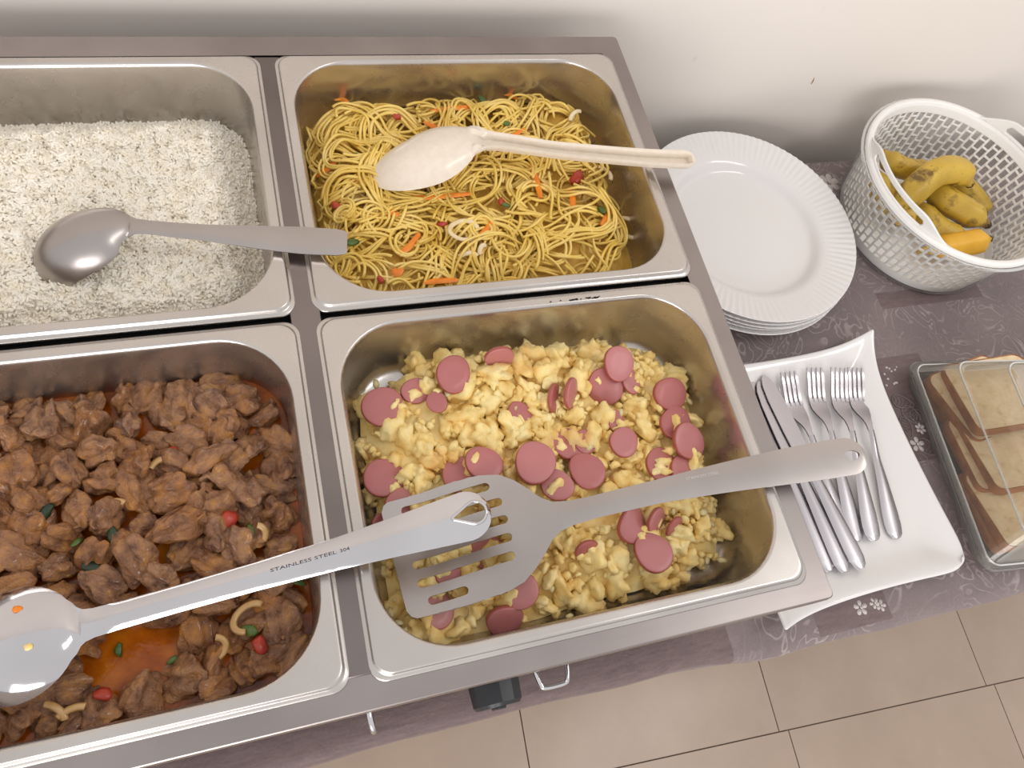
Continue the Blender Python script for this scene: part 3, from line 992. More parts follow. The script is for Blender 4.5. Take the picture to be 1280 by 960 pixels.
SL = [slice_mesh(s, bend=b) for s, b in ((0, 0), (1.3, .03), (2.6, 0), (4.1, .08), (5.0, .34))]
G = 'sausage slices in the scrambled egg'
sl = [  # u, v, radius px, tilt (about x, about y), lift, mesh, label
    (478, 507, 26, .15, .05, .006, 0, 'large sausage slice at the far left of the egg, below the bare pan corner'),
    (568, 467, 24, .25, .15, .008, 1, 'round sausage slice standing tallest at the back left of the egg'),
    (546, 502, 14, .1, -.2, .003, 2, 'small sausage slice just in front of the tall back left slice'),
    (520, 488, 18, .2, .1, -.001, 1, 'sausage slice half hidden under egg at the back left'),
    (625, 449, 20, 1.35, -.25, .007, 0, 'sausage slice standing upright on edge at the back wall'),
    (481, 597, 26, .1, .1, .006, 0, 'sausage slice hugging the left wall above the spatula'),
    (505, 629, 22, .1, .0, .002, 2, 'sausage slice tucked behind the upper left spatula corner'),
    (574, 592, 23, .0, .0, .003, 2, 'sausage slice overlapped by its right neighbour above the spatula'),
    (606, 579, 24, .1, .1, .009, 1, 'sausage slice overlapping another just above the ladle tip'),
    (670, 577, 28, .0, .0, .010, 0, 'largest pink sausage slice with an onion chip on its face'),
    (651, 520, 19, .2, .2, .001, 1, 'sausage slice partly buried in egg behind the largest slice'),
    (710, 553, 23, -.1, .0, .002, 2, 'sausage slice behind the darker centre slice, egg stuck to its left'),
    (733, 551, 17, .0, .2, .001, 1, 'sausage slice wedged between egg crumbs right of centre'),
    (735, 588, 24, .1, .0, .009, 0, 'sausage slice right of the largest slice, near the spatula handle'),
    (697, 606, 21, .1, -.1, .002, 2, 'sausage slice tucked under the largest slice by the spatula neck'),
    (775, 454, 22, .35, .1, .011, 0, 'pink sausage slice leaning at the back right of the egg'),
    (757, 484, 24, .45, -.3, .004, 4, 'curled sausage slice below the leaning back right slice'),
    (717, 492, 20, .5, 1.0, .006, 3, 'narrow tilted sausage slice, right of a parallel one'),
    (696, 498, 19, .4, 1.0, .003, 3, 'narrow tilted sausage slice, left of a parallel one'),
    (790, 477, 15, .2, .3, .000, 2, 'sausage slice edge peeking under the back right slice'),
    (840, 492, 23, .3, .2, .006, 1, 'sausage slice with egg crumbs by the right wall, farthest back'),
    (846, 528, 22, .1, .1, .002, 2, 'sausage slice overlapped by the tall one at the right wall'),
    (863, 551, 24, .3, .3, .008, 0, 'oval pink sausage slice leaning at the right wall'),
    (781, 552, 20, .1, .1, .006, 0, 'dark red sausage slice alone amid egg right of centre'),
    (828, 580, 22, .0, .1, .004, 1, 'sausage slice above the spatula handle, left of a darker one'),
    (856, 589, 20, .1, .3, .003, 2, 'sausage slice touching the upper side of the spatula handle'),
    (872, 572, 13, .3, .5, .000, 2, 'sliver of sausage low against the right wall'),
    (771, 526, 14, .3, .3, .000, 1, 'sausage fragment showing above the lone dark red slice'),
    (797, 656, 24, .3, .4, .005, 4, 'curled sausage slice just below the spatula handle'),
    (823, 652, 18, .7, .7, .006, 3, 'tilted sausage slice below the handle, behind the round front slice'),
    (818, 690, 25, .0, .0, .008, 0, 'smooth round sausage slice in the front right egg'),
    (845, 660, 15, .9, .7, .003, 3, 'sausage slice on edge at the right of the front group'),
    (652, 740, 22, .2, -.3, .002, 1, 'sausage slice in front of the spatula neck'),
    (632, 778, 24, .95, .0, .004, 3, 'flat looking sausage slice lowest at the front edge of the egg'),
    (545, 762, 24, .1, .2, .000, 2, 'sausage slice under the front corner of the spatula'),
    (566, 712, 24, .0, .1, .000, 1, 'sausage slice seen through the front slots of the spatula'),
    (610, 690, 24, .1, .0, .000, 0, 'sausage slice seen through the rear slots of the spatula'),
    (484, 660, 20, .2, .4, .001, 2, 'sausage slice by the left wall beneath the polished ladle handle'),
    (735, 690, 17, 1.0, .2, .001, 3, 'sausage strip between egg curds in the front middle'),
]
for i, (u, v, r, tx, ty, dz, k, lab) in enumerate(sl):
    q = px(u, v, -.04)
    for _ in range(4): q = px(u, v, egg_h(q[0], q[1]) + dz + .0068)
    dist = np.linalg.norm(q - CAM); R = r / F_PX * dist
    o = link('sausage_slice', SL[k], None, q, (tx, ty, i * 1.1)); o.scale = (R, R, R)
    # tilt in world axes, spin about own axis first
    o.rotation_mode = 'QUATERNION'
    from mathutils import Euler
    o.rotation_quaternion = Euler((tx, ty, 0)).to_quaternion() @ Euler((0, 0, i * 1.1 if k < 3 else .3)).to_quaternion()
    tag(o, lab, 'sausage slice', G)
rng = np.random.default_rng(8)
oshape = [lumpy(1, 70 + s, .4, 1.5, (1, .6, .35)) for s in range(4)]
omesh = [raw('onion_chip', v, f, MATS['onion_soft'], True) for v, f in oshape]
chips = [(666, 572), (676, 586), (607, 448), (640, 510), (736, 560), (776, 516), (862, 502), (842, 488), (494, 748), (489, 765), (498, 778), (505, 789), (842, 640), (890, 655), (880, 640), (690, 735), (744, 700), (902, 700),
         (560, 492), (470, 480), (800, 700), (712, 770), (884, 700), (820, 578)]
for i, (u, v) in enumerate(chips):
    q = px(u, v, -.04)
    for _ in range(4): q = px(u, v, max(egg_h(q[0], q[1]), -.06) + (.012 if i < 2 else .008))
    o = link('onion_chip', omesh[i % 4], None, q, (0, .2, i * .9)); s = rng.uniform(.003, .0055); o.scale = (s, s, s)
    tag(o, 'small translucent onion chip scattered over the scrambled egg', 'onion', 'onion chips in the egg')

# ------------------------------------------------------------------ gizzards in sauce
SZ = -.051


def sauce_mat():
    n = NT('orange_sauce'); co = n.coords(); f = n.noise(28, 4, .6, co)
    n.P(Base_Color=n.ramp(f, [(.3, lin((98, 40, 4))), (.52, lin((160, 78, 8))), (.72, lin((192, 110, 18)))]), Roughness=.15, Specular_IOR_Level=.35)
    n.bump(n.noise(90, 3, .5, co), .35, .002); return n.m


MATS['sauce'] = sauce_mat()
sc_ = link('sauce', raw('sauce', *heap_mesh('gizzard', lambda x, y: SZ + .0008 * noise.noise(Vector((x * 60, y * 60, 2))), .0172, 22), MATS['sauce']))
tag(sc_, 'oily orange brown sauce around the gizzards', 'sauce', kind='stuff')


def giz_mat():
    n = NT('gizzard_meat'); co = n.coords('Object'); oi = n.add('ShaderNodeObjectInfo')
    vm = n.add('ShaderNodeVectorMath', operation='ADD'); cb = n.add('ShaderNodeCombineXYZ')
    v = n.math('MULTIPLY', oi.outputs['Random'], 9.0)
    for i in range(3): n.link(v, cb.inputs[i])
    n.link(co, vm.inputs[0]); n.link(cb.outputs[0], vm.inputs[1])
    f = n.noise(1.3, 4, .6, vm.outputs[0])
    c = n.ramp(f, [(.28, lin((94, 58, 40))), (.45, lin((152, 107, 78))), (.58, lin((182, 134, 94))), (.74, lin((208, 146, 66)))])
    c2 = n.ramp(f, [(.28, lin((104, 58, 34))), (.5, lin((164, 110, 66))), (.72, lin((204, 136, 56)))])
    n.P(Base_Color=n.mix(oi.outputs['Random'], c, c2), Roughness=.26, Coat_Weight=.45, Coat_Roughness=.08)
    n.bump(n.noise(4.5, 5, .62, vm.outputs[0]), .5, .08); return n.m


MATS['gizzard'] = giz_mat()


def giz_shape(seed):
    """a folded, fringed lump: flattened blob bent over itself with a ruffled edge and a cleft"""
    v, f = ICO[4]; out = []; s = seed * 5.7
    for p in v:
        q = Vector(p); off = Vector((s, s * .6, s * 1.3))
        d = 1 + .45 * noise.noise(q * 1.1 + off) + .20 * noise.noise(q * 2.2 + off) + .05 * noise.noise(q * 5 + off)
        r = q * d
        edge = (r.x ** 2 + r.y ** 2) ** .5
        z = r.z * .62 + .22 * math.sin(3.2 * r.x + s) * edge * .6
        z += .14 * noise.noise(Vector((r.x * 3, r.y * 3, s))) * edge
        z -= .38 * math.exp(-((r.y + .25 * math.sin(2 * r.x + s)) / .16) ** 2) * (1 if r.z > 0 else 0) * .7
        a = .35 * r.x
        x = r.x * 1.12; y = r.y * .82
        out.append((x, y, z + .18 * a * x))
    return raw('gizzard_piece', out, f, MATS['gizzard'])


GZ = [giz_shape(s) for s in range(10)]
rng = np.random.default_rng(33); pts = []
pool = [px(190, 800, SZ)[:2], px(150, 835, SZ)[:2], px(110, 640, SZ)[:2]]
tries = 0
while tries < 9000:
    tries += 1
    x = rng.uniform(-.250, -.030); y = rng.uniform(-.524, -.280)
    if pan_in('gizzard', x, y, .0165) < .0075: continue
    if min(math.hypot(x - p[0], y - p[1]) for p in pool[:2]) < .022: continue
    if any(math.hypot(x - a, y - b) < .0158 for a, b in pts): continue
    pts.append((x, y))
GZO = []
for i, (x, y) in enumerate(pts):
    s = rng.uniform(.0115, .0165); m = pan_in('gizzard', x, y, .0165)
    hump = .010 * smooth(.01, .05, m) * (1 - smooth(-.40, -.50, y) * .75)
    z = SZ + .001 + hump * rng.uniform(.1, 1.2) + rng.uniform(-.003, .005)
    o = link('gizzard_piece', GZ[rng.integers(10)], None, (x, y, z), (rng.normal() * .45, rng.normal() * .45, rng.uniform(0, 6.28)))
    o.scale = (s * rng.uniform(.9, 1.2), s, s * rng.uniform(.75, 1.0))
    tag(o, 'brown stewed gizzard piece in the heap, not next to any vegetable bit', 'gizzard', 'gizzard pieces in the stew'); GZO.append(o)


def gpx(u, v, dz): return px(u, v, SZ + dz)


for i, (u, v, r, lab) in enumerate(((57, 640, .007, 'dark green herb leaf at the left of the stew'), (143, 673, .008, 'dark herb leaf in the middle of the stew'),
                                     (115, 709, .007, 'dark herb leaf above the polished ladle bowl'), (95, 678, .0045, 'small green herb bit left of the centre leaf'),
                                     (312, 665, .006, 'bright green pepper bit at the right of the stew'), (312, 788, .007, 'green pepper inside an onion ring in the front right stew'),
                                     (215, 826, .004, 'green herb speck floating in the sauce pool'), (148, 812, .0045, 'green herb floating left in the sauce pool'),
                                     (372, 727, .005, 'green strip by the right wall below the ladle handle'))):
    vv, ff = lumpy(2, 90 + i, .5, 1.2, (r, r * .55, r * .18))
    o = link('herb_leaf', raw('herb_leaf', vv, ff, MATS['herb'] if r > .0065 and i != 5 else MATS['green_veg']), None, gpx(u, v, .014 if i not in (6, 7) else .003), (.3, -.2, .8 + i)); tag(o, lab, 'herb', 'herb bits in the stew')
for i, (u, v, r, lab) in enumerate(((284, 652, .009, 'orange red tomato piece beside green pepper in the stew'), (325, 806, .0065, 'red tomato bit in the front right stew'),
                                     (128, 868, .006, 'red tomato bit in front of the ladle bowl'), (212, 566, .006, 'small red tomato skin near the back of the stew'))):
    vv, ff = lumpy(2, 110 + i, .5, 1.2, (r, r * .7, r * .4))
    o = link('tomato_piece', raw('tomato_piece', vv, ff, MATS['pepper_red']), None, gpx(u, v, .013), (.3, -.2, 1 + i)); tag(o, lab, 'tomato', 'tomato pieces in the stew')
for (u, v, r, a0, a1, rot, lab) in ((312, 772, .011, .3, 4.0, .5, 'onion ring in the front right of the stew'), (312, 672, .011, -.8, .8, .3, 'pale onion strip beside the green pepper in the stew'),
                                     (262, 812, .010, -1.2, 1.0, .2, 'onion curl at the edge of the sauce pool'), (140, 640, .010, .6, 2.4, .1, 'onion strip near the left of the stew'),
                                     (55, 900, .012, .4, 1.9, -.5, 'onion strip at the front left of the stew'), (90, 905, .012, .6, 2.0, .4, 'onion strip along the front wall of the stew'),
                                     (200, 590, .010, .2, 1.6, 1.0, 'onion strip at the back middle of the stew')):
    ring('onion_strip', gpx(u, v, .014), r, .0021, a0, a1, rot, MATS['onion_cooked'], lab, 'onion', 'onion strips in the stew')


# single out the pieces that lie beside a vegetable bit, a wall corner or the pool
marks = [(o.location.copy(), o['label']) for o in COL.objects if o.get('group') in ('herb bits in the stew', 'tomato pieces in the stew', 'onion strips in the stew')]
left_over = list(GZO)
for word in ('by the ', 'second nearest the '):
    for p, lab in marks:
        b_ = min(left_over, key=lambda g: (g.location.xy - p.xy).length)
        if (b_.location.xy - p.xy).length < .03:
            b_['label'] = ' '.join(('gizzard piece ' + word + lab.replace(' of the stew', '').replace(' in the stew', '')).split()[:16]); left_over.remove(b_)
b_ = max(left_over, key=lambda g: g.location.x + g.location.y); b_['label'] = 'gizzard piece deepest in the back right corner of the stew pan'; left_over.remove(b_)

# ------------------------------------------------------------------ serving utensils
def grid_sheet(prof, nu, fr):
    us = [p[0] for p in prof]; L = us[-1] - us[0]
    # stations: dense at both ends and every profile point
    st = sorted(set([round(us[0] + L * i / nu, 6) for i in range(nu + 1)] + [round(u, 6) for u in us]))
    v2 = [(u, f * max(lerp_prof(prof, u), 2e-4)) for u in st for f in fr]; m = len(fr)
    return v2, [(i * m + j, (i + 1) * m + j, (i + 1) * m + j + 1, i * m + j + 1) for i in range(len(st) - 1) for j in range(m - 1)]


FR = [-1, -.96, -.88, -.75, -.6, -.4, -.2, 0, .2, .4, .6, .75, .88, .96, 1]


def utensil(name, ctrl, prof, wfun, holes, mat, th, step, label, cat, up=(0, 0, 1)):
    v2, tris = sheet(strip_outline(prof), holes, step) if holes else grid_sheet(prof, 130, FR)
    f = along(ctrl, up); P = [f(u, v, wfun(u, v)) for u, v in v2]
    org = np.array(f(f.L * .5, 0, 0)); org[2] = min(p[2] for p in P)
    o = link(name, raw(name, [p - org for p in P], tris, mat), None, org)
    solid(o, th, 0); crisp(o); return tag(o, label, cat), f


def round_end(u, h, n=8):
    return [(u - h + h * math.sin(t), h * math.cos(t)) for t in np.linspace(0, math.pi / 2 * .98, n)]


def bowl_prof(u0, L, W, n=22, p=1.0):
    return [(u0 + L * .5 * (1 - math.cos(t)), W * math.sin(t) ** p) for t in np.linspace(.02, math.pi * .86, n)]


# polished ladle (front left)
A = px(95, 785, -.012); B = px(612, 637, .030); mid = px(430, 690, .0135)
dirn = A - mid; dirn /= np.linalg.norm(dirn); tip = A + dirn * .070; tip[2] = -.030
q1 = A + dirn * .035; q1[2] = -.020
ctrl = [tip, q1, A, (A + mid) / 2 + np.array([0, 0, .0005]), mid, B]
fL = along(ctrl).L
bp = bowl_prof(0, .0735, .0335)
prof = bp[:-1] + [(.0735, .0118), (.0765, .0098), (.082, .0086), (.095, .0079), (.13, .0078), (.18, .0083), (.23, .0098), (.27, .0125), (.30, .0150)]
prof = [q for q in prof if q[0] < fL - .016]
prof += round_end(fL, .0162)


def w_ladle(u, v):
    hw = max(lerp_prof(prof, u), 1e-4)
    if u < .0735:
        d = ((u - .036) / .0385) ** 2 + (v / .0345) ** 2
        w = .0165 * max(0, 1 - d) ** .8
        return w
    return .0042 * (1 - (v / hw) ** 2) * min(1, hw / .008) * smooth(.07, .10, u)


hol = [(fL - .010 + .0075 * math.cos(t) - (.010 if math.cos(t) < -.2 else 0) * (-.2 - math.cos(t)), .0075 * math.sin(t) * (1 if math.cos(t) > -.2 else max(.15, 1 - .9 * (-.2 - math.cos(t))))) for t in np.linspace(0, 2 * math.pi, 26, endpoint=False)]
lad, fl_ = utensil('ladle', ctrl, prof, w_ladle, [hol], MATS['steel_mirror'], .0016, .0032,
                   'mirror polished serving ladle lying across the gizzards onto the spatula', 'ladle')
# rolled lip around the hanging hole
lip = [fl_(u, v, w_ladle(u, v) + .0006) for u, v in hol]
lo = np.array(lad.location) - np.array([0, 0, K])
link('hole_lip', raw('hole_lip', *tube([np.array(p) - lo for p in lip], .0011, 6, True), MATS['steel_mirror']), lad, (0, 0, 0))


def stamp(text, f, u0, du, v, size, w, parent, mat, name='stamped_text'):
    cu = bpy.data.curves.new('t', 'FONT'); cu.body = text; cu.size = size; cu.extrude = .00008; cu.resolution_u = 2
    ob = bpy.data.objects.new('t', cu); COL.objects.link(ob)
    dg = bpy.context.evaluated_depsgraph_get(); me = bpy.data.meshes.new_from_object(ob.evaluated_get(dg))
    xs = [p.co.x for p in me.vertices]; sx = du / (max(xs) - min(xs)); x0 = min(xs)
    lo = np.array(parent.location) - np.array([0, 0, K])
    for p in me.vertices:
        u = u0 + (p.co.x - x0) * sx; q = f(u, v + p.co.y, w(u, v + p.co.y) + p.co.z) - lo
        p.co = q
    me.name = name; me.materials.clear(); me.materials.append(mat)
    bpy.data.objects.remove(ob); bpy.data.curves.remove(cu)
    return link(name, me, parent, (0, 0, 0))


MATS['stamp'] = flat('stamp_dark', (62, 60, 66), .5, .6)
MATS['stamp_light'] = flat('stamp_light', (206, 204, 204), .4, .6)
uu = fL * .5
s0 = float(np.linalg.norm(px(340, 715, .008) - tip)); s1 = float(np.linalg.norm(px(432, 690, .013) - tip))
stamp('STAINLESS STEEL', fl_, s0, (s1 - s0) * .9, -.0008, .0030, lambda u, v: w_ladle(u, v) + .00085, lad, MATS['stamp'])
stamp('304', fl_, s0 + (s1 - s0) * .95, .006, -.0008, .0030, lambda u, v: w_ladle(u, v) + .00095, lad, MATS['stamp'])

# rice ladle
A = px(158, 284, -.004); tip = px(50, 346, -.046); b1 = px(118, 300, -.012); end = px(434, 304, .008)
m1 = px(230, 289, .003); m2 = px(350, 299, .0065)
ctrl = [tip, (tip + b1) / 2 + np.array([0, 0, .004]), b1, A, m1, m2, end]
fR = along(ctrl).L; Lb = float(np.linalg.norm(A - b1) + np.linalg.norm(b1 - tip))
profr = bowl_prof(0, Lb * 1.03, .0262)[:-1] + [(Lb * 1.04, .0085), (Lb * 1.09, .0062), (Lb * 1.2, .0055), (Lb + .06, .0066), (Lb + .10, .0098), (Lb + .13, .0115)]
profr = [q for q in profr if q[0] < fR - .012] + [(fR - .008, .0112), (fR - .002, .0100), (fR, .0085)]


def w_rice(u, v):
    if u < Lb * 1.03:
        d = ((u - Lb * .52) / (Lb * .53)) ** 2 + (v / .027) ** 2
        return .0185 * max(0, 1 - d) ** .75
    hw = max(lerp_prof(profr, u), 1e-4); return .0012 * (1 - (v / hw) ** 2)


rl, fr_ = utensil('serving_ladle', ctrl, profr, w_rice, [], MATS['steel_satin'], .0016, .003,
                  'brushed steel ladle face down in the white rice', 'ladle', up=(0, -.12, 1))

# beige spoon
tip = px(466, 226, -.030); nb = px(590, 180, -.004); end = px(866, 204, .0125); m1 = px(700, 192, .004); m2 = px(800, 201, .0095)
b1 = px(525, 206, -.014)
ctrl = [tip, b1, nb, m1, m2, end]; fS = along(ctrl).L
Lb2 = float(np.linalg.norm(nb - b1) + np.linalg.norm(b1 - tip)) + .006
profs = bowl_prof(0, Lb2 * 1.04, .0265)[:-2] + [(Lb2 * 1.02, .0135), (Lb2 * 1.08, .0100), (Lb2 * 1.16, .0086), (Lb2 + .06, .0076), (Lb2 + .12, .0082), (Lb2 + .17, .0088)]
profs = [q for q in profs if q[0] < fS - .010] + round_end(fS, .009)


def w_spoon(u, v):
    dome = 0.0
    d = ((u - Lb2 * .5) / (Lb2 * .54)) ** 2 + (v / .028) ** 2
    if u < Lb2 * 1.05: dome = .0150 * max(0, 1 - d) ** .8
    hw = max(lerp_prof(profs, u), 1e-4)
    ch = 0.0
    if u > Lb2 * .90:
        k = smooth(Lb2 * .90, Lb2 * .98, u); e = abs(v) / min(hw, .0100)
        end_wall = smooth(fS - .0045, fS - .0025, u); start_wall = 1 - smooth(Lb2 * .95, Lb2 * 1.0, u)
        ch = k * (.0062 * max(smooth(.58, .78, e), end_wall) - .0006)
    return dome + ch


sp, fs_ = utensil('serving_spoon', ctrl, profs, w_spoon, [], MATS['straw_plastic'], .0022, .0022,
                  'beige plastic serving spoon face down across the noodles', 'spoon')

# slotted spatula
tip = px(492, 702, -.0345); h1 = px(548, 687, -.0345); h2 = px(620, 664, -.022); nk = px(690, 647, -.013); m1 = px(830, 613, .0005)
rim = px(950, 589, .0105); end = px(1081, 567, .019)
ctrl = [tip, h1, h2, nk, m1, rim, end]; fT = along(ctrl).L
uN = .122
proft = [(.0, .036), (.0025, .0405), (.006, .0425), (.05, .0440), (.075, .0432), (.088, .0400), (.098, .0330), (.107, .0240), (.114, .0160), (uN, .0110), (.132, .0090), (.15, .0082), (.20, .0088), (.26, .0118), (.31, .0142), (.34, .0150)]
proft = [q for q in proft if q[0] < fT - .015] + round_end(fT, .0150)
holes = [slot(.016, .046, -.0335, .0031)]
for k, (a, b) in enumerate(((.012, .086), (.012, .087), (.012, .087), (.012, .086), (.014, .080))):
    holes.append(slot(a, b, -.0335 + .0134 * (k + 1), .0031))
holes.append(ellipse(fT - .0125, 0, .0068, .0042))


def w_spat(u, v):
    if u < uN: return .0015 * (v / .044) ** 2 * (1 - smooth(.05, .09, u))
    hw = max(lerp_prof(proft, u), 1e-4); return .0008 * (1 - (v / hw) ** 2)


st_, ft_ = utensil('spatula', ctrl, proft, w_spat, holes, MATS['steel_satin'], .0015, .0032,
                   'slotted steel spatula resting in the scrambled egg', 'spatula')
u0 = float(np.linalg.norm(px(855, 609, .002) - tip)) + .004
stamp('STAINLESS STEEL', ft_, u0, .026, .0035, .0030, lambda u, v: w_spat(u, v) + .0009, st_, MATS['stamp_light'])


# ------------------------------------------------------------------ plates
def plate_mesh(R=.142):
    L = []; n = 400
    profp = [(0, .003), (.060, .003), (.086, .0032), (.0905, .0040), (.094, .0065), (.0975, .0105), (.1015, .0135), (.106, .0150), (.115, .0170), (.125, .0192), (.135, .0216), (.1405, .0228), (.142, .0232),
             (.1425, .0226), (.1415, .0214), (.128, .0172), (.106, .0118), (.096, .0045), (.088, .0), (.084, .0), (.082, .0012), (0, .0012)]
    for r, z in profp:
        rr = r / .142 * R; ring = []
        for j in range(n):
            t = 2 * math.pi * j / n; k = 0
            if .108 < r < .1421 and z > .0155: k = .0005 * (0, 1, 0, -1)[j % 4] * smooth(.108, .116, r)
            ring.append((rr * math.cos(t), rr * math.sin(t), z + k))
        L.append(ring)
    return loft(L)


pm = raw('dinner_plate', *plate_mesh(), MATS['porcelain'], True, 60)
pls = ['bottom white dinner plate of the stack by the wall', 'second white dinner plate from the bottom of the stack', 'middle white dinner plate of the stack of five',
       'fourth white dinner plate, just under the topmost one', 'topmost fluted white dinner plate of the stack']
jit = [(.001, -.002), (-.001, .001), (.0015, -.001), (-.0008, 0), (0, 0)]
for k in range(5):
    o = link('dinner_plate', pm, None, (.5425 + jit[k][0], -.0955 + jit[k][1], T + .0012 + k * .0068), (0, 0, k * .3))
    tag(o, pls[k], 'plate', 'stacked white dinner plates')

# ------------------------------------------------------------------ square tray and cutlery
TC = np.array([.5350, -.4050]); TA, TB = .1275, .1440


def tray_xy(s, t):
    """s, t in [-1, 1] -> point on the tray surface"""
    r = max(abs(s), abs(t))
    # pull edges in between the pointed corners, round the other two
    k = s * t
    ax = TA * (1 - .055 * (1 - t * t) * abs(s) ** 6); ay = TB * (1 - .045 * (1 - s * s) * abs(t) ** 6)
    x, y = s * ax, t * ay
    corner = (abs(s) * abs(t)) ** 5; soft = (abs(s) * abs(t)) ** 9
    if s * t < 0:  # softly rounded corners (front right, back left)
        x -= math.copysign(.017 * soft, s); y -= math.copysign(.017 * soft, t)
    else:
        x += math.copysign(.006 * corner, s); y += math.copysign(.006 * corner, t)
    rise = smooth(.66, 1.0, r)
    z = .003 + .013 * rise + (.018 if s * t > 0 else .003) * corner
    return x, y, z


N = 44; TV = []
for i in range(N + 1):
    for j in range(N + 1):
        s, t = -1 + 2 * i / N, -1 + 2 * j / N
        TV.append(tray_xy(s, t))
TF = [(i * (N + 1) + j, (i + 1) * (N + 1) + j, (i + 1) * (N + 1) + j + 1, i * (N + 1) + j + 1) for i in range(N) for j in range(N)]
tr = link('serving_tray', raw('serving_tray', TV, TF, MATS['porcelain']), None, (TC[0], TC[1], T + .0012), (0, 0, math.radians(1.6)))
solid(tr, .0034, -1); subsurf(tr, 1)
tag(tr, 'white square porcelain tray with wavy pointed corners holding cutlery', 'tray')

TZ = T + .0045


def fork_parts():
    # local: x along the fork, 0 = tine tips, z up
    head = []
    zc = lambda u: .010 - .010 * smooth(0, .040, u) + .008 * smooth(.040, .075, u) + .0008
    out = [(.036, .0095), (.042, .0110), (.050, .0108), (.058, .0088), (.066, .0056), (.076, .0036), (.082, .0032)]
    v2, tris = grid_sheet(out, 16, FR[::2])
    V = [(u, v, zc(u) - .0006 * (v / .011) ** 2 + .0006) for u, v in v2]; parts = [(V, tris), ([(a, b, c - .0013) for a, b, c in V], tris)]
    for k in range(4):
        y = (k - 1.5) * .0061
        us = np.linspace(0, .040, 10)
        L = []
        for u in us:
            w = .0008 + .0011 * smooth(0, .012, u); h = .0010
            z = zc(u)
            L.append([(u, y - w, z - h), (u, y + w, z - h), (u, y + w, z + h), (u, y - w, z + h)])
        parts.append(loft(L, True, True))
    hd = merge(parts)
    outh = [(.080, .0032), (.095, .0036), (.12, .0050), (.15, .0075), (.175, .0098), (.19, .0102), (.199, .0090), (.2035, .0060), (.205, .0020)]
    v2, tris = grid_sheet(outh, 24, FR[::2])
    zh = lambda u: .0088 - .004 * smooth(.08, .12, u) - .0032 * smooth(.12, .2, u)
    V = [(u, v, zh(u) + .0016 * (1 - (v / max(lerp_prof(outh, u), 1e-4)) ** 2)) for u, v in v2]
    return hd, (V, tris)


fh, fhd = fork_parts()
head_me = raw('fork_head', *fh, MATS['steel_cutlery'], True, 50); hand_me = raw('fork_handle', *fhd, MATS['steel_cutlery'])


def lay(name, tipq, endq, build, label, cat, group, roll=0.0):
    d = endq - tipq; yaw = math.atan2(d[1], d[0]); pit = -math.atan2(d[2], math.hypot(d[0], d[1]))
    e = empty(name, tipq, label, cat, group, (roll, pit, yaw))
    for nm, me, th in build:
        o = link(nm, me, e, (0, 0, 0)); 
        if th: solid(o, th, 0); crisp(o)
    return e


forks = [((984, 465), (1056, 668), .001, 'leftmost fork, its handle hidden under the knives'), ((1017, 460), (1073, 681), .002, 'fork with its tines second from the left'),
         ((1068, 460), (1122, 680), .001, 'rightmost fork, tines partly under its neighbour'), ((1047, 460), (1094, 684), .0052, 'fork lying on top, tines third from the left')]
for (a, b, z, lab) in forks:
    P, Q = px(*a, TZ + z + .010), px(*b, TZ + z + .002)
    P = P - np.array([0, 0, .010]); Q[2] = P[2]
    d = (Q - P); d *= .205 / np.linalg.norm(d)
    lay('fork', P, P + d, (('head', head_me, 0), ('handle', hand_me, .0022)), lab + ', on the white tray', 'fork', 'forks on the tray')

outb = [(.0, .0012), (.004, .0045), (.012, .0078), (.03, .0098), (.07, .0102), (.10, .0096), (.112, .0082), (.120, .0050)]
v2, tris = grid_sheet(outb, 20, FR[::2])
blade_me = raw('knife_blade', [(u, v, .0022) for u, v in v2], tris, MATS['steel_cutlery'])
outk = [(.116, .0048), (.125, .0052), (.15, .0066), (.185, .0085), (.208, .0095), (.220, .0092), (.227, .0068), (.230, .0030)]
v2, tris = grid_sheet(outk, 24, FR[::2])
hk_me = raw('knife_handle', [(u, v, .0022 + .0018 * (1 - (v / max(lerp_prof(outk, u), 1e-4)) ** 2)) for u, v in v2], tris, MATS['steel_cutlery'])
knives = [((953, 470), (1074, 711), .0085, 'knife with the blade showing beside the warmer edge'), ((947, 478), (1054, 715), .0062, 'knife under the first, handle end in the middle of three'),
          ((930, 470), (1035, 714), .0030, 'lowest knife, half hidden by the steel warmer edge')]
for (a, b, z, lab) in knives:
    P, Q = px(*a, TZ + z), px(*b, TZ + z); d = Q - P; L0 = np.linalg.norm(d)
    e = lay('table_knife', P, Q, (('blade', blade_me, .0014), ('handle', hk_me, .0034)), lab, 'knife', 'knives on the tray')
    e.scale = (L0 / .230,) * 3

# ------------------------------------------------------------------ basket in its tub
BC = np.array([.8297, -.0912]); BH = .099
RB0, RB1 = .1085, .1265


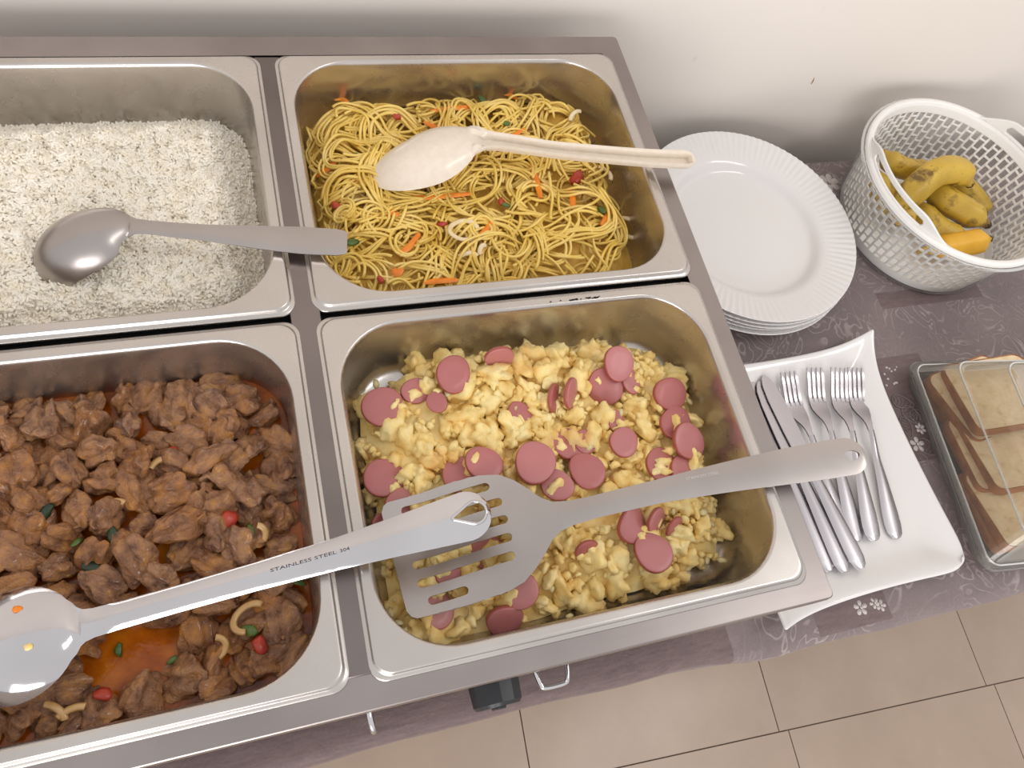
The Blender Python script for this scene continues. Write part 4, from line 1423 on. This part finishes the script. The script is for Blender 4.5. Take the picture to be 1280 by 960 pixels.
def basket():
    nc = 72; rows = 5; z0, z1 = .014, BH - .012
    az = []
    for c in range(nc): az += [c * 2 * math.pi / nc, (c + .30) * 2 * math.pi / nc]
    zs = [z0]
    ph = (z1 - z0) / rows
    for r in range(rows): zs += [z0 + ph * (r + q) for q in (.08, .42, .58, .92)]
    zs += [z1]
    zs = sorted(set(zs)); na = len(az)
    rad = lambda z: RB0 + (RB1 - RB0) * (z / BH)
    zfull = [.003, .006] + zs + [BH - .004, BH]
    V = []
    for z in zfull:
        for a in az: V.append((rad(z) * math.cos(a), rad(z) * math.sin(a), z))
    Fc = []
    for i in range(len(zfull) - 1):
        zm = (zfull[i] + zfull[i + 1]) / 2
        for j in range(na):
            hole = False
            if z0 < zm < z1 and j % 2 == 1:
                col = j // 2; q = ((zm - z0) / ph) % 1.0
                if col % 2 == 0: hole = .08 < q < .92
                else: hole = not (.42 < q < .58)
                if col % 2 == 1 and (zm < z0 + ph * .08 or zm > z1 - ph * .08): hole = False
            if not hole:
                k = (j + 1) % na
                Fc.append((i * na + j, i * na + k, (i + 1) * na + k, (i + 1) * na + j))
    # floor with a ring
    c0 = len(V); V.append((0, 0, .003))
    for j in range(na): Fc.append((j, c0, (j + 1) % na))
    return V, Fc


bk = empty('colander_basket', (BC[0], BC[1], T + .0042), 'white perforated plastic basket of bananas set inside a milky tub', 'basket')
o = link('basket_wall', raw('basket_wall', *basket(), MATS['white_plastic'], True, 40), bk); solid(o, .0022, 0)
L = []
for (r, z) in ((RB1 - .001, BH - .004), (RB1 - .001, BH + .001), (RB1 + .001, BH + .0025), (RB1 + .006, BH + .0025), (RB1 + .0075, BH + .001), (RB1 + .0075, BH - .003), (RB1 + .005, BH - .003), (RB1 + .003, BH - .001)):
    L.append([(r * math.cos(t), r * math.sin(t), z) for t in np.linspace(0, 2 * math.pi, 120, endpoint=False)])
link('basket_rim', raw('basket_rim', *loft(L), MATS['white_plastic'], True, 60), bk)


def handle(ac, half, h):
    """raised grip: a tab standing on the rim with a long slot"""
    out = []; n = 30
    top = lambda t: h * smooth(0, .55, 1 - abs(t))
    lo_ = [(t, 0.0) for t in np.linspace(-1, 1, n)]
    up_ = [(t, top(t) + .0002) for t in np.linspace(1, -1, n)]
    W = half * RB1
    outline = [(t * W, z) for t, z in lo_] + [(t * W, z) for t, z in up_]
    hw = W * .52
    hole = [(s * hw, z) for s, z in ((-1, .0035), (-.5, .0035), (0, .0035), (.5, .0035), (1, .0035), (1.04, h * .4), (.97, h * .62), (.5, h * .70), (0, h * .71), (-.5, h * .70), (-.97, h * .62), (-1.04, h * .4))]
    v2, tris = sheet(outline, [hole], .0035)
    V = []
    for s, z in v2:
        a = ac + s / RB1; r = RB1 + .0005 + z * .12
        V.append((r * math.cos(a), r * math.sin(a), BH + .0005 + z))
    return V, tris


for ac in (math.radians(188), math.radians(8)):
    o = link('basket_handle', raw('basket_handle', *handle(ac, .80, .021), MATS['white_plastic'], True, 60), bk); solid(o, .0026, 0)
tubL = []
for (r, z) in ((.02, .0012), (.105, .0012), (.1115, .0025), (.1145, .008), (.1175, .03), (.1245, .065), (.1325, .094), (.1345, .0985), (.1385, .0995), (.1390, .0975)):
    tubL.append([(r * math.cos(t), r * math.sin(t), z) for t in np.linspace(0, 2 * math.pi, 96, endpoint=False)])
ot = link('plastic_tub', raw('plastic_tub', *loft(tubL, True), MATS['milky_plastic']), None, (BC[0], BC[1], T + .0012)); 
tag(ot, 'milky translucent round tub around the white basket', 'tub')


def banana_mat():
    n = NT('banana_peel'); co = n.coords(); f = n.noise(26, 4, .62, co); g = n.noise(60, 4, .6, co); s = n.noise(420, 2, .5, co)
    c = n.ramp(n.noise(14, 2, .5, co), [(.3, lin((170, 138, 40))), (.55, lin((206, 170, 62))), (.75, lin((196, 172, 86)))])
    c = n.mix(n.ramp(f, [(.52, (0, 0, 0, 1)), (.62, (.85, .85, .85, 1))]), c, lin((84, 56, 30)))
    c = n.mix(n.ramp(s, [(.66, (0, 0, 0, 1)), (.74, (.8, .8, .8, 1))]), c, lin((92, 64, 28)))
    n.P(Base_Color=c, Roughness=.42); n.bump(g, .15, .001); return n.m


MATS['banana'] = banana_mat()
MATS['banana_tip'] = varied('banana_tip', (40, 32, 22), (84, 68, 40), 120, .6)
MATS['banana_ripe'] = varied('banana_ripe', (222, 164, 36), (238, 186, 58), 30, .42)


def banana(ctrl, R, label, ripe=False, stem=True):
    pts = [px(u, v, T + h) for u, v, h in ctrl]; c = catmull(pts, 30); n = len(c); org = c[n // 2].copy(); org[2] = c[:, 2].min() - R * .8
    prof = []
    for i in range(n):
        t = i / (n - 1); prof.append(R * (.34 + .66 * smooth(0, .25, t) if t < .5 else .30 + .70 * smooth(1.0, .80, t)))
    v, f = tube(c - org, prof, 20); v = [np.array(q) for q in v]
    for i in range(n):   # five soft ridges
        ctr = c[i] - org
        for j in range(20):
            k = i * 20 + j; v[k] = ctr + (v[k] - ctr) * (1 + .045 * math.cos(5 * 2 * math.pi * j / 20))
    e = empty('banana', org, label, 'banana', 'bananas in the basket')
    link('peel', raw('peel', v, f, MATS['banana_ripe' if ripe else 'banana']), e, (0, 0, 0))
    a = c[0] - org; d = c[0] - c[1]; d /= np.linalg.norm(d)
    if stem:
        link('stem', raw('stem', *tube([a - d * .003, a + d * .006, a + d * .014], [R * .36, R * .24, R * .28], 8), MATS['banana']), e, (0, 0, 0))
    a = c[-1] - org; d = c[-1] - c[-2]; d /= np.linalg.norm(d)
    link('tip', raw('tip', *tube([a - d * .002, a + d * .002, a + d * .005], [R * .33, R * .30, R * .16], 8), MATS['banana_tip']), e, (0, 0, 0))
    return e


banana([(1112, 268, .050), (1140, 240, .068), (1168, 217, .080), (1196, 214, .076), (1212, 230, .062)], .0185, 'topmost arched banana with brown bruises in the basket', stem=False)
banana([(1158, 226, .040), (1180, 248, .047), (1205, 263, .050), (1234, 281, .048)], .0180, 'banana under the arched one, pointing to the basket front')
banana([(1140, 250, .030), (1160, 275, .033), (1182, 292, .034), (1206, 298, .030)], .0165, 'green edged banana lowest in the middle of the basket')
banana([(1160, 312, .034), (1186, 309, .040), (1212, 304, .044), (1236, 299, .047)], .0165, 'bright yellow banana with a dark cut end at the basket front', ripe=True)
banana([(1102, 190, .062), (1118, 205, .055), (1140, 213, .052), (1168, 212, .05)], .0145, 'banana with its stem up at the back left of the basket')
banana([(1092, 212, .046), (1104, 240, .042), (1124, 262, .038), (1142, 284, .034)], .0165, 'banana along the left wall behind the basket handle')
banana([(1186, 222, .036), (1206, 236, .034), (1222, 256, .030), (1228, 272, .024)], .0160, 'banana at the right of the bunch, half covered')


# ------------------------------------------------------------------ bread box
BA = math.radians(-6.4); BO = np.array([.678, -.545]); BW, BD = .34, .242
be = empty('bread_box', (BO[0], BO[1], T + .0012), 'clear plastic bread box with a ridged lid', 'bread box', None, (0, 0, BA))


def boxring(d, z, r=.014, n=6):
    return [(x + BW / 2, y + BD / 2, z) for x, y in rrect(BW / 2 + d, BD / 2 + d, max(r, .002), n)]


base = loft([boxring(-.03, .0016), boxring(-.006, .0016), boxring(-.002, .004), boxring(.0, .018), boxring(.0015, .021), boxring(.006, .0215), boxring(.0065, .019)], True)
o = link('base_tray', raw('base_tray', *base, MATS['clear_tray'], True, 50), be); solid(o, .0018, 0)
lid = loft([boxring(.0055, .0222), boxring(.0, .0225), boxring(-.002, .026), boxring(-.0165, .064), boxring(-.0185, .0655), boxring(-.021, .066), boxring(-.037, .1035), boxring(-.041, .1075), boxring(-.046, .1085), boxring(-.06, .1085)], False, True)
o = link('lid', raw('lid', *lid, MATS['clear_plastic'], True, 30), be); solid(o, .0015, 0)
for d, z in ((-.0165, .0655), (-.0385, .1062), (.001, .0240)):
    rp = [(x, y, z) for x, y, z_ in boxring(d, z)]
    link('lid_ridge', raw('lid_ridge', *tube(rp, .0012, 6, True), MATS['clear_ridge']), o, (0, 0, 0))
for xx in (-.085, .085):
    link('lid_ridge', raw('lid_ridge', *tube([(BW / 2 + xx, .05, .1092), (BW / 2 + xx, BD / 2, .1096), (BW / 2 + xx, BD - .05, .1092)], .0014, 6), MATS['clear_ridge']), o, (0, 0, 0))


def crumb_mat():
    n = NT('bread_crumb'); co = n.coords(); f = n.noise(110, 4, .65, co)
    n.P(Base_Color=n.ramp(f, [(.28, lin((212, 178, 132))), (.42, lin((238, 212, 172))), (.7, lin((248, 230, 196)))]), Roughness=.85)
    n.bump(n.noise(420, 4, .7, co), .6, .001); return n.m


MATS['crumb'] = crumb_mat(); MATS['crust'] = varied('bread_crust', (150, 92, 52), (186, 126, 76), 60, .6, bump=.2)


def bread_mesh():
    pts = []
    a, b = .048, .047
    for x, y in rrect(a, b, .010, 6):
        bul = .004 * (1 - (x / a) ** 2) if y > 0 else 0
        pts.append((x * (1.03 if y > .02 else 1.0), y + bul))
    th = .0065
    body = loft([[(x * k, y * k, z) for x, y in pts] for k, z in ((.955, -th), (.955, th))], True, True)
    crust = loft([[(x * k, y * k, z) for x, y in pts] for k, z in ((.955, -th + .0004), (.985, -th - .0003), (1.0, -th + .001), (1.0, th - .001), (.985, th + .0003), (.955, th - .0004))])
    return raw('bread_crumb', *body, MATS['crumb'], False), raw('bread_crust', *crust, MATS['crust'], True, 50)


bm_, bc_ = bread_mesh()
bl = math.radians
breads = [((.768, -.366, .054), (bl(-11), bl(-15), bl(-5)), 'topmost bread slice in the box, farthest back'),
          ((.762, -.433, .045), (bl(-12), bl(-14), bl(-4)), 'middle bread slice overlapping the front one in the box'),
          ((.746, -.489, .034), (bl(-9), bl(-11), bl(1)), 'front bread slice with a crusty edge in the box'),
          ((.762, -.362, .033), (bl(-6), bl(-5), bl(9)), 'bread slice under the topmost one, turned at the back left'),
          ((.754, -.428, .0265), (bl(-7), bl(-4), bl(-7)), 'bread slice under the middle one at the left wall of the box'),
          ((.747, -.487, .0145), (bl(-2), bl(-1), bl(3)), 'bread slice flat on the box floor under the front one'),
          ((.768, -.364, .0115), (0, 0, bl(3)), 'bread slice flat on the box floor at the back'),
          ((.866, -.372, .058), (bl(-8), bl(3), bl(6)), 'bread slice right of the topmost one at the frame edge'),
          ((.864, -.372, .034), (bl(-4), bl(2), bl(-5)), 'bread slice under the one at the frame edge')]
for (q, rot, lab) in breads:
    q = (q[0], q[1], T + q[2])
    e = empty('bread_slice', q, lab, 'bread slice', 'bread slices in the box', rot)
    link('crumb', bm_, e, (0, 0, 0)); link('crust', bc_, e, (0, 0, 0))

# ------------------------------------------------------------------ small leavings
MATS['soot'] = flat('burnt_residue', (38, 28, 22), 0.8)
pan_e = [o for o in COL.objects if o.name.startswith('buffet_pan') and 'scrambled' in o['label']][0]
rs = random.Random(2); parts = []
for k in range(16):
    t = rs.random(); q = px(688 + 62 * t + rs.uniform(-2, 2), 377.5 - 6.5 * t + rs.uniform(-1.2, 1.2), .0005); r = rs.uniform(.0005, .0014)
    v, f = lumpy(1, k, .4, 1.5, (r * 1.5, r * .6, .0003)); parts.append(([(a + q[0] - pan_e.location.x, b + q[1] - pan_e.location.y, c + .0004) for a, b, c in v], [tuple(x) for x in f]))
o = link('burnt_residue', raw('burnt_residue', *merge(parts), MATS['soot']), pan_e, (0, 0, 0)); o['kind'] = 'stuff'
for k, (u, lab) in enumerate(((.030, 'orange food crumb stuck on the ladle bowl, nearer the tip'), (.052, 'yellow food crumb stuck on the ladle bowl, nearer the handle'), (.046, 'small food crumb on the back edge of the ladle bowl'))):
    vv = (.002, -.006, .018)[k]; q = fl_(u, vv, w_ladle(u, vv) + .0012); v, f = lumpy(2, 150 + k, .5, 1.3, (.0028, .0022, .0014))
    o = link('food_crumb', raw('food_crumb', v, f, MATS['carrot'] if k != 1 else MATS['egg']), None, q); tag(o, lab, 'crumb', 'crumbs on the ladle')

# little brown scratch on the wall paint
wb = bpy.data.objects['wall_back']; MATS['scuff'] = flat('wall_scuff', (150, 112, 70), .8); pts = []
for u, v in ((1018, 97), (1016.5, 101), (1014, 105)):
    d = ROT.T @ np.array([(u - 640) / F_PX, (v - 480) / F_PX, 1.0]); q = CAM + (.0778 - CAM[1]) / d[1] * d; pts.append(q)
link('scuff_mark', raw('scuff_mark', *tube(pts, [.0003, .0009, .0003], 5), MATS['scuff']), wb, (0, 0, 0))
